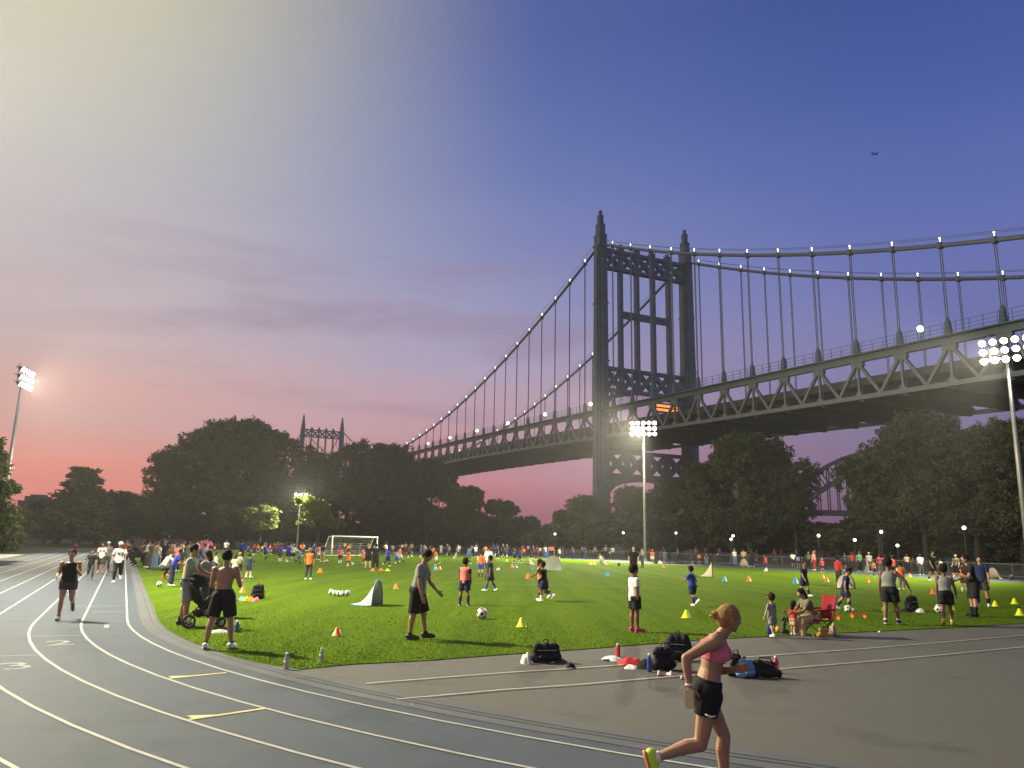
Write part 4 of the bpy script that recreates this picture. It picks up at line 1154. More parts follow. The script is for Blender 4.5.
near(541, 601, 39, 75, 'curly haired child in an orange bib running left with an orange cone in hand', dict(RUN(1), LA=(40, 20, 20, 4)), dict(skin='brown', hair='black', hs='curly', top=('bib', 'orange', 'black'), bot=('shorts', 'navy'), shoe='white', sock=('navy', .7)), 'child', vox=.014)
near(544, 602, 38, 60, 'child in black half hidden behind the curly haired child in orange', RUN(-1), dict(skin='brown', hair='black', top=('tee', 'black'), bot=('shorts', 'navy'), shoe='white', sock=('white', .5)), 'child', vox=.016)
near(635, 632, 62, -72, 'boy in a white shirt, black shorts and pink shoes standing with straight arms', dict(lean=-2, RA=(-2, 5, 4, 2), LA=(2, 5, 6, 2), RL=(2, 2, 0, 0), LL=(-2, 2, 0, 0)),
     dict(skin='brown', hair='black', top=('tee', 'white'), bot=('shorts', 'black'), shoe='magenta', sole='magenta', hem=.7), 'child', vox=.012)
near(634, 579.5, 31, 165, 'man all in black standing on the field directly behind the boy in white', dict(LA=(6, 14, 30, 14), RA=(8, 14, 40, 14)), dict(skin='pale', hair='brown', top=('tee', 'black'), bot=('shorts', 'black'), shoe='black', sock=('black', .3)), vox=.016)
near(693, 606.5, 38, 35, 'child in a blue kit running left, right of the boy in white', dict(RUN(1)), dict(skin='brown', hair='black', top=('tee', 'royal'), bot=('shorts', 'navy'), shoe='white', sock=('navy', .7)), 'child', vox=.014)
near(773, 637, 40, 30, 'toddler in a grey shirt and shorts on the edge of the grass', dict(RA=(6, 22, 16, 0), LA=(4, 22, 16, 0), RL=(6, 4, 4, 0), LL=(-8, 4, 10, 6)), dict(skin='pale', hair='brown', hs='curly', top=('tee', 'grey'), bot=('shorts', 'grey'), shoe='white', sock=('white', .2)), 'toddler', vox=.011)
near(805, 597, 33, -150, 'child in navy walking towards the camera, above the red folding chair', WALK, dict(skin='tan', hair='brown', hs='long', top=('tee', 'navy'), bot=('shorts', 'navy'), shoe='white', sock=('navy', .7)), 'child', vox=.015)
near(846, 610.5, 41, -110, 'boy in navy dribbling a ball, right of the red folding chair', dict(lean=12, hp=30, RA=(-20, 20, 20, 0), LA=(24, 26, 20, 0), RL=(24, 4, 30, 0), LL=(-14, 4, 22, 24)), dict(skin='tan', hair='black', top=('tee', 'navy'), bot=('shorts', 'navy'), shoe='white', sock=('navy', .7)), 'child', vox=.014)
near(892, 624.5, 62, -30, 'boy in a grey sleeveless top and black shorts with one arm held out', dict(RA=(10, 48, 8, 0), LA=(0, 12, 10, 2), RL=(10, 6, 2, 0), LL=(-8, 4, 6, 4), hy=-20), dict(skin='brown', hair='black', top=('tank', 'grey'), bot=('shorts', 'black'), shoe='navy', sole='white', sock=('white', .16), hem=.72), 'child', vox=.012)
near(948, 625, 56, -22, 'boy in a pale tank top, black shorts and yellow shoes facing the coach', dict(RA=(8, 18, 8, 0), LA=(-2, 8, 10, 2), RL=(10, 3, 6, 0), LL=(-10, 3, 14, 14)), dict(skin='brown', hair='black', top=('tank', 'grey'), bot=('shorts', 'black'), shoe='mustard', sole='mustard', sock=('white', .14), hem=.72), 'child', vox=.012)
near(976, 617, 58, 88, 'coach in a black shirt and shorts leaning left beside the boy with yellow shoes', dict(lean=12, hp=16, RA=(10, 8, 60, 16), LA=(26, 8, 74, 22), RL=(2, 6, 4, 0), LL=(8, 6, 4, 0)), dict(skin='tan', hair='black', top=('tee', 'black'), bot=('shorts', 'black'), shoe='black', sole='black', sock=('black', .45), hem=.98), vox=.012)
near(984, 607, 47, 140, 'man in a navy blue shirt standing behind the coach in black', dict(RA=(4, 10, 12, 4), LA=(4, 10, 20, 4), RL=(4, 6, 4, 0), LL=(-6, 4, 2, 0)), dict(skin='tan', hair='black', top=('tee', 'navy'), bot=('shorts', 'charcoal'), shoe='white', sock=('black', .5)), vox=.014)
near(116.5, 583, 39, 206, 'runner with a white cap, white top and black leggings on the inside lane', RUN(1), dict(skin='brown', hair='black', cap='white', top=('tee', 'white'), bot=('leggings', 'black'), shoe='white', sock=('white', .1)), fem=True, vox=.014, on='track')
near(99.5, 573.5, 29, 206, 'runner in a white shirt and pink shoes beside the runner with the white cap', WALK, dict(skin='brown', hair='black', top=('tee', 'white'), bot=('shorts', 'charcoal'), shoe='pink', hem=.95), fem=True, vox=.016, on='track')
near(105.5, 571, 28, 206, 'runner in pale grey with a white cap, half behind two runners in white', RUN(-1), dict(skin='tan', hair='black', cap='white', top=('long', 'grey'), bot=('leggings', 'charcoal'), shoe='black'), fem=True, vox=.018, on='track')
near(89.5, 579.5, 28, 206, 'runner all in dark clothes just right of the big jogger', RUN(-1), dict(skin='brown', hair='black', top=('tee', 'black'), bot=('leggings', 'charcoal'), shoe='charcoal'), vox=.016, on='track')
near(74, 557.5, 14, 206, 'small dark runner far back on the middle lanes behind the jogger', RUN(1), dict(skin='brown', hair='black', top=('tee', 'maroon'), bot=('leggings', 'black'), shoe='black'), vox=.025, on='track', face=False, hands=False)
near(125, 560.5, 19.5, 206, 'walker in an orange top far back on the inside line', WALK, dict(skin='tan', hair='brown', top=('tee', 'orange'), bot=('leggings', 'black'), shoe='black'), fem=True, vox=.025, on='track', face=False, hands=False)
near(128.5, 561, 17, 206, 'walker in black far back on the inside line beside the orange top', WALK, dict(skin='tan', hair='black', top=('tee', 'black'), bot=('leggings', 'black'), shoe='black'), vox=.025, on='track', face=False, hands=False)
near(171, 586.5, 36, -75, 'man in a royal blue shirt and navy trousers bending forward at the sideline', dict(lean=22, hp=20, RA=(30, 5, 20, 4), LA=(36, 5, 30, 4), RL=(4, 3, 6, 0), LL=(-4, 3, 4, 0)), dict(skin='brown', hair='black', top=('tee', 'royal'), bot=('pants', 'navy'), shoe='white'), vox=.016)
near(184, 590, 28, 120, 'child in an orange shirt and white trousers behind the man in sage green', STAND, dict(skin='tan', hair='brown', top=('tee', 'orange'), bot=('pants', 'white'), shoe='white'), 'child', vox=.018)
near(248, 578, 23, -30, 'child in navy with white socks and one arm stretched out to the right', dict(RA=(6, 62, 10, 0), LA=(0, 12, 10, 0), RL=(4, 8, 0, 0), LL=(-4, 6, 0, 0)), dict(skin='tan', hair='black', top=('long', 'navy'), bot=('shorts', 'navy'), shoe='white', sock=('white', .9)), 'child', vox=.02)
near(308, 580, 31, -160, 'child in an orange bib and black leggings standing left of the goal front', dict(RA=(4, 10, 20, 4)), dict(skin='brown', hair='black', top=('bib', 'orange', 'maroon'), bot=('leggings', 'charcoal'), shoe='white'), 'child', vox=.016)
near(480.5, 577, 24, 10, 'child in an orange bib and blue shorts left of the man in white', STAND, dict(skin='pale', hair='brown', top=('bib', 'orange', 'white'), bot=('shorts', 'blue'), shoe='black', sock=('black', .9)), 'child', vox=.02)
near(965, 592, 26, 150, 'child in an orange bib partly hidden behind the coach in black', STAND, dict(skin='tan', hair='brown', top=('bib', 'orange', 'black'), bot=('shorts', 'charcoal'), shoe='white', sock=('white', .5)), 'child', vox=.02)
near(902, 590, 26, -10, 'child in an orange bib and pale trousers behind the boy with one arm out', STAND, dict(skin='tan', hair='black', top=('bib', 'orange', 'white'), bot=('pants', 'grey'), shoe='white'), 'child', vox=.02)
near(934, 581.5, 28, -170, 'man in black walking behind the boy in the pale tank top', WALK, dict(skin='tan', hair='black', top=('tee', 'black'), bot=('shorts', 'black'), shoe='white', sock=('black', .4)), vox=.018)
near(839, 585, 27, -60, 'child in a red shirt and black leggings behind the boy in navy', STAND, dict(skin='tan', hair='black', top=('tee', 'red'), bot=('leggings', 'charcoal'), shoe='white'), 'child', vox=.018)

# seated and crouching people
SIT = dict(lean=14, RL=(84, 6, 84, 0), LL=(84, 6, 84, 0), RA=(40, 8, 40, 10), LA=(40, 8, 40, 10), hp=14)
q = gp(813.5, 635); H_ = 1.66
w_, _, _, _ = figure('person', H_, dict(SIT, lean=26, hp=26, pz=.40, hy=10), dict(skin='tan', hair='black', hs='long', top=('tee', 'olive'), bot=('pants', 'khaki'), shoe='black', sole='white'), 'adult', True, .013)
w_.location = (q.x + .02, q.y, .008); w_.rotation_euler = (0, 0, R(100)); tag(w_, 'dark haired woman in an olive brown shirt sitting bent forward in the red folding chair', 'person')
near(794, 635, 31, -70, 'small child in a red shirt standing at the knees of the seated woman', dict(lean=6, RA=(30, 8, 30, 4), LA=(30, 8, 30, 4)), dict(skin='tan', hair='black', hs='long', top=('tee', 'red'), bot=('shorts', 'khaki'), shoe='white'), 'toddler', vox=.011)
CROUCH = dict(lean=30, hp=10, RL=(96, 10, 128, 20), LL=(84, 10, 120, 24), RA=(50, 10, 30, 10), LA=(50, 10, 30, 10))
near(161.5, 580, 38, -50, 'person in a cream top crouching beside the bending man', CROUCH, dict(skin='pale', hair='brown', top=('tee', 'cream'), bot=('pants', 'charcoal'), shoe='orange'), fem=True, vox=.016)
near(136.5, 561, 16, -60, 'person in a white cap squatting at the far sideline end', CROUCH, dict(skin='tan', hair='black', cap='white', top=('tee', 'maroon'), bot=('pants', 'charcoal'), shoe='white'), vox=.022, hk=1.5)

# ---- everyone further away: a few posed figures copied and dressed
PROTO = {}
def proto(key, age, ps, kind, bot, fem=False, sock=True):
    lk = dict(skin='tan', hair='black', top=(kind, 'white'), bot=(bot, 'navy'), shoe='white')
    if sock: lk['sock'] = ('white', .6)
    r, *_ = figure('person', 1.0, ps, lk, age, fem, .017, face=False, hands=False)
    for o in [r] + list(r.children):
        for s in o.material_slots: s.link = 'OBJECT'
    PROTO[key] = (r, list(r.children))
proto('c_stand', 'child', dict(RA=(4, 12, 16, 2), LA=(4, 12, 16, 2), RL=(2, 5, 2, 0), LL=(-2, 5, 2, 0)), 'tee', 'shorts')
proto('c_run', 'child', RUN(1), 'tee', 'shorts')
proto('c_run2', 'child', RUN(-1), 'tee', 'shorts')
proto('c_walk', 'child', WALK, 'tee', 'shorts')
proto('c_kick', 'child', dict(lean=-4, RA=(-20, 30, 20, 0), LA=(24, 34, 20, 0), RL=(38, 4, 22, 0), LL=(-6, 4, 4, 0)), 'tee', 'shorts')
proto('a_stand', 'adult', dict(RA=(6, 10, 24, 6), LA=(2, 9, 14, 4), RL=(3, 5, 2, 0), LL=(-3, 4, 4, 0)), 'tee', 'pants', sock=False)
proto('a_shorts', 'adult', dict(RA=(6, 12, 70, 20), LA=(2, 10, 20, 4), RL=(3, 5, 2, 0), LL=(-3, 4, 4, 0)), 'tee', 'shorts', sock=False)
proto('a_hips', 'adult', HIPS, 'tee', 'pants', sock=False)
proto('a_fem', 'adult', dict(RA=(10, 8, 50, 24), LA=(10, 8, 54, 24), RL=(2, 4, 2, 0), LL=(-2, 4, 3, 0)), 'tee', 'pants', True, False)
proto('a_point', 'adult', dict(RA=(80, 20, 6, 0), LA=(0, 9, 12, 4), RL=(3, 5, 2, 0), LL=(-3, 4, 4, 0)), 'tee', 'shorts', sock=False)
proto('a_sit', 'adult', CROUCH, 'tee', 'pants', sock=False)
USED = set()
def crowd(px, py, pxh, key, rz, top, bot, desc, skin='tan', hair='black', shoe='white', sock='white', z=.008):
    r, ch = PROTO[key]; H = pxh * gp(px, py).y / FPX
    if key == 'a_sit': H *= 1.75
    if key in USED:
        n = r.copy(); COL.objects.link(n); kids = []
        for c in ch:
            k = c.copy(); COL.objects.link(k); k.parent = n; kids.append(k)
    else: n = r; kids = ch; USED.add(key)
    q = gp(px, py, z); n.location = q; n.rotation_euler = (0, 0, R(rz)); n.scale = (H * 1.06, H * 1.06, H)
    n.material_slots[0].material = SKIN[skin]
    for k in kids:
        st = k.name.split('.')[0]
        m = {'hair': HAIR[hair], 'shirt': CM(top), 'shorts': CM(bot), 'trousers': CM(bot), 'shoe': mat('shoe_' + shoe, CL[shoe], .55), 'sock': CM(sock)}.get(st)
        k.material_slots[0].material = m
    PEOPLE.append((px, n, desc, key, top))
    return n
c, a = 'child', 'adult'
ROWS = [
 # px, py, height px, pose, rz, top, bottom, place
 (146, 568, 26, 'a_fem', -60, 'cream', 'charcoal', 'in the sideline group at the left'),
 (150, 569.5, 27, 'a_stand', 80, 'charcoal', 'charcoal', 'in the sideline group at the left'),
 (154, 570, 26, 'a_stand', -40, 'olive', 'denim', 'in the sideline group at the left'),
 (157, 567, 22, 'a_fem', 170, 'white', 'denim', 'in the sideline group at the left'),
 (163, 566.5, 24, 'a_stand', 10, 'black', 'charcoal', 'in the sideline group at the left'),
 (143, 563, 20, 'a_stand', 30, 'tan', 'charcoal', 'in the sideline group at the left'),
 (168, 564, 21, 'a_fem', -20, 'grey', 'charcoal', 'in the sideline group at the left'),
 (176, 572, 27, 'a_stand', 60, 'coral', 'charcoal', 'behind the bending man at the sideline'),
 (171, 563, 21, 'a_shorts', 60, 'mustard', 'charcoal', 'behind the bending man at the sideline'),
 (182, 562, 21, 'a_stand', -60, 'charcoal', 'black', 'behind the man in sage green'),
 (188, 561, 18, 'a_fem', 100, 'olive', 'charcoal', 'behind the man in sage green'),
 (193, 560, 17, 'a_stand', 20, 'grey', 'black', 'behind the man in sage green'),
 (197, 588, 27, 'c_stand', 60, 'charcoal', 'black', 'behind the black stroller'),
 (203, 566, 21, 'c_run', -100, 'sky', 'blue', 'on the field right of the man in sage green'),
 (214, 553.5, 8, 'c_stand', 0, 'orange', 'navy', 'on the left of the field, far off'),
 (225.5, 556, 15, 'a_stand', 180, 'white', 'black', 'far off, above the head of the shirtless man'),
 (214.5, 574, 20, 'c_walk', -70, 'white', 'navy', 'on the left of the field, beside the shirtless man'),
 (234, 581, 25, 'c_stand', 40, 'cream', 'grey', 'just right of the shirtless man, on the field'),
 (238, 579, 25, 'a_shorts', -30, 'grey', 'black', 'just right of the shirtless man, on the field'),
 (241, 561, 19, 'a_hips', 0, 'royal', 'navy', 'standing with elbows out beyond the shirtless man'),
 (254, 554, 10, 'a_stand', 0, 'maroon', 'black', 'in the far row left of the goal'),
 (257.5, 554, 10, 'c_stand', 90, 'orange', 'navy', 'in the far row left of the goal'),
 (261.5, 554, 9, 'c_stand', 0, 'yellow', 'black', 'in the far row left of the goal'),
 (265, 560, 16, 'c_run', 60, 'royal', 'black', 'in the nearer row left of the goal'),
 (269.5, 554, 10, 'c_stand', -60, 'coral', 'navy', 'in the far row left of the goal'),
 (274, 555, 11, 'a_stand', 0, 'black', 'black', 'in the far row left of the goal'),
 (277, 556, 13, 'a_stand', 180, 'maroon', 'charcoal', 'in the far row left of the goal'),
 (279.8, 561.5, 17, 'c_stand', -120, 'royal', 'navy', 'in the nearer row left of the goal'),
 (288, 562, 18, 'c_run2', 50, 'royal', 'navy', 'in the nearer row left of the goal'),
 (292.5, 562, 17, 'c_stand', 0, 'white', 'navy', 'in the nearer row left of the goal'),
 (299, 564, 15, 'c_run', -80, 'sky', 'blue', 'in the nearer row left of the goal'),
 (301, 556, 13, 'c_stand', 0, 'orange', 'navy', 'in the far row left of the goal'),
 (313.5, 559, 15, 'a_stand', 160, 'blue', 'navy', 'in the nearer row left of the goal'),
 (318.5, 560, 15, 'c_stand', 60, 'pink', 'cream', 'in the nearer row left of the goal'),
 (322, 562, 17, 'a_shorts', -20, 'navy', 'khaki', 'in the nearer row left of the goal'),
 (332, 552, 8, 'c_stand', 0, 'yellow', 'black', 'in front of the left goal post'),
 (340, 563.5, 16, 'c_walk', -170, 'coral', 'navy', 'in front of the goal'),
 (344.5, 552, 10, 'c_stand', 0, 'yellow', 'black', 'inside the goal mouth, far off'),
 (348.5, 566.5, 17, 'c_run', 100, 'orange', 'orange', 'in front of the goal'),
 (350.5, 552, 9, 'c_stand', 0, 'sky', 'navy', 'inside the goal mouth, far off'),
 (363, 563.5, 16, 'c_run', 70, 'pink', 'orange', 'in front of the goal'),
 (367.5, 569.5, 24, 'a_shorts', 0, 'black', 'black', 'beside the right goal post'),
 (375, 569.5, 24, 'a_stand', 10, 'black', 'black', 'beside the right goal post'),
 (385, 553, 9, 'a_stand', 0, 'white', 'black', 'far off, right of the goal'),
 (387.5, 566.5, 18, 'c_run', -40, 'royal', 'navy', 'on the field right of the goal'),
 (396.5, 565, 15, 'c_run2', 60, 'sky', 'blue', 'on the field right of the goal'),
 (399.5, 563.5, 16, 'c_kick', -60, 'coral', 'white', 'on the field right of the goal'),
 (402.5, 552, 8, 'a_stand', 0, 'white', 'charcoal', 'far off, right of the goal'),
 (405.5, 553, 10, 'a_stand', 0, 'tan', 'maroon', 'far off, right of the goal'),
 (412, 552.5, 9, 'a_stand', 0, 'coral', 'black', 'far off, right of the goal'),
 (421, 552, 8, 'a_fem', 0, 'white', 'black', 'far off above the man looking down'),
 (426.5, 553.5, 7, 'a_sit', 80, 'white', 'grey', 'far off above the man looking down'),
 (436, 565, 15, 'c_run', 80, 'orange', 'white', 'on the field, right of the man looking down'),
 (441, 553.5, 9, 'a_stand', 0, 'white', 'white', 'far off, in the middle of the far end'),
 (447.5, 553.5, 9, 'a_stand', 0, 'grey', 'white', 'far off, in the middle of the far end'),
 (459, 555, 10, 'a_stand', 0, 'cream', 'maroon', 'far off, in the middle of the far end'),
 (468.5, 564, 18, 'c_run', -60, 'sky', 'denim', 'on the field, above the child in the orange red bib'),
 (472, 554, 9, 'a_stand', 0, 'cream', 'black', 'far off, in the middle of the far end'),
 (476.5, 556.5, 13, 'a_stand', 30, 'navy', 'black', 'far off, left of the man in white'),
 (493, 556, 12, 'a_stand', 0, 'navy', 'navy', 'far off, right of the man in white'),
 (497, 556, 12, 'a_stand', 160, 'royal', 'black', 'far off, right of the man in white'),
 (503, 557, 12, 'a_stand', 0, 'black', 'black', 'far off, right of the man in white'),
 (508, 553, 8, 'c_stand', 0, 'lime', 'black', 'far off, right of the man in white'),
 (515, 563, 15, 'c_run2', 80, 'navy', 'navy', 'on the field behind the curly haired child'),
 (519.8, 563, 13, 'c_stand', -30, 'royal', 'navy', 'on the field behind the curly haired child'),
 (523, 554.5, 10, 'c_stand', 0, 'coral', 'navy', 'far off, above the curly haired child'),
 (528.5, 555, 10, 'a_stand', 0, 'white', 'maroon', 'far off, above the curly haired child'),
 (536.5, 560, 14, 'c_stand', 0, 'maroon', 'navy', 'far off, above the curly haired child'),
 (540, 557, 10, 'a_stand', 0, 'tan', 'black', 'far off, above the curly haired child'),
 (545, 557.5, 12, 'a_fem', 0, 'grey', 'navy', 'far off, above the curly haired child'),
 (583, 558, 12, 'a_stand', 0, 'grey', 'black', 'beyond the turf, left of the man in black'),
 (595, 559, 12, 'a_stand', 0, 'charcoal', 'black', 'beyond the turf, left of the man in black'),
 (606, 559, 13, 'a_fem', 0, 'grey', 'black', 'beyond the turf, left of the man in black'),
 (612.5, 560, 13, 'a_stand', 0, 'olive', 'black', 'beyond the turf, left of the man in black'),
 (602, 563.5, 7, 'a_sit', 60, 'white', 'cream', 'on the turf edge, left of the man in black'),
 (642.5, 567, 19, 'a_fem', 60, 'grey', 'charcoal', 'right behind the man all in black'),
 (646.5, 560, 10, 'c_stand', 0, 'lime', 'black', 'on the far sideline by the row of bags'),
 (652.5, 563.5, 13, 'c_stand', 0, 'orange', 'white', 'on the far sideline by the row of bags'),
 (661, 562.5, 9, 'c_stand', 0, 'maroon', 'black', 'on the far sideline by the row of bags'),
 (665, 563, 12, 'a_stand', 0, 'denim', 'denim', 'on the far sideline by the row of bags'),
 (692.5, 564.5, 11, 'c_stand', 30, 'navy', 'navy', 'on the far sideline above the blue kit child'),
 (699.3, 564.5, 11, 'c_stand', -30, 'orange', 'navy', 'on the far sideline above the blue kit child'),
 (706.5, 565, 12, 'a_stand', 0, 'charcoal', 'denim', 'on the far sideline above the blue kit child'),
 (718, 567.5, 13, 'a_shorts', 0, 'black', 'black', 'right of the cream pop-up goal, far sideline'),
 (735, 566, 16, 'a_fem', 20, 'white', 'denim', 'right of the cream pop-up goal, far sideline'),
 (744, 566, 16, 'a_stand', -20, 'tan', 'charcoal', 'right of the cream pop-up goal, far sideline'),
 (752, 567, 17, 'a_stand', 0, 'black', 'black', 'right of the cream pop-up goal, far sideline'),
 (766, 571.5, 16, 'c_stand', 90, 'red', 'navy', 'on the far side of the field above the toddler'),
 (793.5, 568, 15, 'a_shorts', 0, 'white', 'black', 'on the far sideline above the red folding chair'),
 (798.5, 567.5, 12, 'c_stand', 0, 'sky', 'navy', 'on the far sideline above the red folding chair'),
 (809, 569, 16, 'a_fem', -60, 'green', 'black', 'on the far sideline above the red folding chair'),
 (814.5, 570.5, 18, 'a_stand', 40, 'coral', 'maroon', 'on the far sideline above the red folding chair'),
 (822.5, 572.5, 13, 'c_stand', 0, 'red', 'navy', 'on the far sideline above the red folding chair'),
 (845, 571, 17, 'a_point', -80, 'charcoal', 'black', 'on the far sideline above the boy in navy'),
 (852.5, 571.5, 18, 'a_stand', 0, 'maroon', 'black', 'on the far sideline above the boy in navy'),
 (860, 572, 19, 'a_stand', 0, 'green', 'black', 'on the far sideline above the boy in navy'),
 (870, 572.5, 19, 'a_stand', 0, 'grey', 'charcoal', 'on the far sideline right of the dribbling boy'),
 (875, 577, 16, 'c_run', 80, 'orange', 'navy', 'on the field right of the dribbling boy'),
 (880, 574, 18, 'a_fem', 0, 'maroon', 'charcoal', 'on the far sideline right of the dribbling boy'),
 (886, 573, 17, 'a_stand', 0, 'pink', 'black', 'far behind the boy with one arm out'),
 (893, 577, 20, 'c_stand', 0, 'red', 'black', 'far behind the boy with one arm out'),
 (908, 573, 18, 'a_fem', 0, 'tan', 'black', 'on the far side, right of the outstretched arm'),
 (914, 572.5, 15, 'a_stand', 0, 'charcoal', 'black', 'on the far side, right of the outstretched arm'),
 (921.5, 575.5, 20, 'a_stand', 0, 'white', 'charcoal', 'on the far side, right of the outstretched arm'),
 (942, 577, 17, 'a_fem', 30, 'grey', 'black', 'far behind the boy in a pale tank top'),
 (957.5, 577, 21, 'a_stand', 120, 'olive', 'black', 'on the far sideline left of the coach in black'),
]
rg = random.Random(21)
for i in range(16):                                          # more of the crowd along the left edge of the turf
    px = 139 + i * 4.1 + rg.uniform(-1.5, 1.5)
    ROWS.append((px, 561.5 + rg.uniform(-1, 3.5) + max(0, 8 - i) * .3, 18 + rg.uniform(0, 3), ['a_stand', 'a_fem', 'a_shorts', 'a_sit'][rg.randrange(4)], rg.uniform(-180, 180), ['charcoal', 'grey', 'cream', 'olive', 'tan', 'navy', 'white', 'pink'][i % 8], ['black', 'charcoal', 'denim'][rg.randrange(3)], 'in the dense crowd along the left sideline'))
for i in range(26):                                          # and of the children across the far half
    px = 250 + i * 12.3 + rg.uniform(-4, 4)
    ROWS.append((px, 553.4 + (px - 250) * .013 + rg.uniform(0, 3), 10.5 + rg.uniform(0, 2.5), ['c_stand', 'c_run', 'c_run2', 'a_stand'][rg.randrange(4)], rg.uniform(-180, 180), ['royal', 'orange', 'navy', 'sky', 'white', 'coral', 'black'][i % 7], ['navy', 'black', 'blue'][rg.randrange(3)], 'in the far half of the field'))
SK = ['tan', 'pale', 'brown', 'tan', 'brown', 'dark']
for i, (px, py, ph, key, rz, top, bot, ds) in enumerate(ROWS):
    crowd(px, py, ph, key, rz, top, bot, ds, SK[rg.randrange(6)], ['black', 'black', 'brown', 'brown', 'blonde'][rg.randrange(5)], ['white', 'black', 'white'][rg.randrange(3)] if key[0] == 'c' else ['black', 'charcoal', 'white'][rg.randrange(3)], ['white', 'navy', 'black'][rg.randrange(3)])
# dim onlookers standing beyond the far track
for i in range(34):
    px = 560 + i * 13.2 + rg.uniform(-5, 5) if i < 30 else 392 + (i - 30) * 19
    if 742 < px < 748: px += 7
    base = 558.2 + (px - 560) * .0185
    crowd(px, base + rg.uniform(-.4, .8), rg.uniform(10.5, 12.5) + max(0, (px - 640) * .011), ['a_stand', 'a_fem', 'a_shorts'][rg.randrange(3)], rg.uniform(-180, 180), ['charcoal', 'olive', 'black', 'grey', 'navy', 'maroon'][rg.randrange(6)], ['black', 'charcoal', 'navy'][rg.randrange(3)], 'among the dim onlookers beyond the far sideline', SK[rg.randrange(6)], 'black', 'black', z=0.0)

ORD = ['leftmost', 'second', 'third', 'fourth', 'fifth', 'sixth', 'seventh', 'eighth', 'ninth', 'tenth', 'eleventh', 'twelfth']
AW = {'c_stand': 'child', 'c_run': 'running child', 'c_run2': 'running child', 'c_walk': 'walking child', 'c_kick': 'kicking child', 'a_sit': 'crouching person'}
CN = dict(royal='royal blue', sky='light blue', sage='sage green', coral='coral red', lime='lime yellow', denim='denim blue', olive='olive green')
by = {}
for px, o, ds, key, top in PEOPLE:
    cn = CN.get(top, top); art = AW.get(key, 'adult')
    by.setdefault((art, cn, ds), []).append((px, o))
for (art, cn, ds), L_ in by.items():
    L_.sort(key=lambda t: t[0])
    for i, (px, o) in enumerate(L_):
        lab = f'{art} in {cn} {ds}' if len(L_) == 1 else f'leftmost {art} in {cn}, {ds}' if i == 0 else f'{ORD[i]} {art} in {cn} from left, {ds}'
        tag(o, lab, 'person', 'people playing and watching round the field')
# ------------------------------------------------------------------ field gear
def cmat(n, c): return mat('plastic_' + n, c, .45, spec=.4, var=.06, vscale=5)
CONE = {'yellow': cmat('yellow', (.62, .66, .02)), 'orange': cmat('orange', (.75, .17, .02)), 'blue': cmat('blue', (.05, .32, .55))}
def cone_mesh():
    m = MB(); m.lathe([(.5, 0), (.5, .06), (.44, .08), (.40, .10), (.14, .86), (.10, .92), (.085, .92), (.085, .80)], 20); return m.mesh('training_cone')
CONE_ME = cone_mesh()
def cone(px, py, wpx, hpx, col, label):
    q = gp(px, py, .008); s = q.y / FPX
    o = bpy.data.objects.new('training_cone', CONE_ME); COL.objects.link(o)
    if not CONE_ME.materials: CONE_ME.materials.append(CONE['yellow'])
    o.material_slots[0].link = 'OBJECT'; o.material_slots[0].material = CONE[col]
    o.location = q; o.scale = (wpx * s, wpx * s, hpx * s); o.rotation_euler = (0, 0, px)
    CONE_ME.polygons.foreach_set('use_smooth', [True] * len(CONE_ME.polygons))
    return tag(o, label, 'cone', 'training cones on the turf')
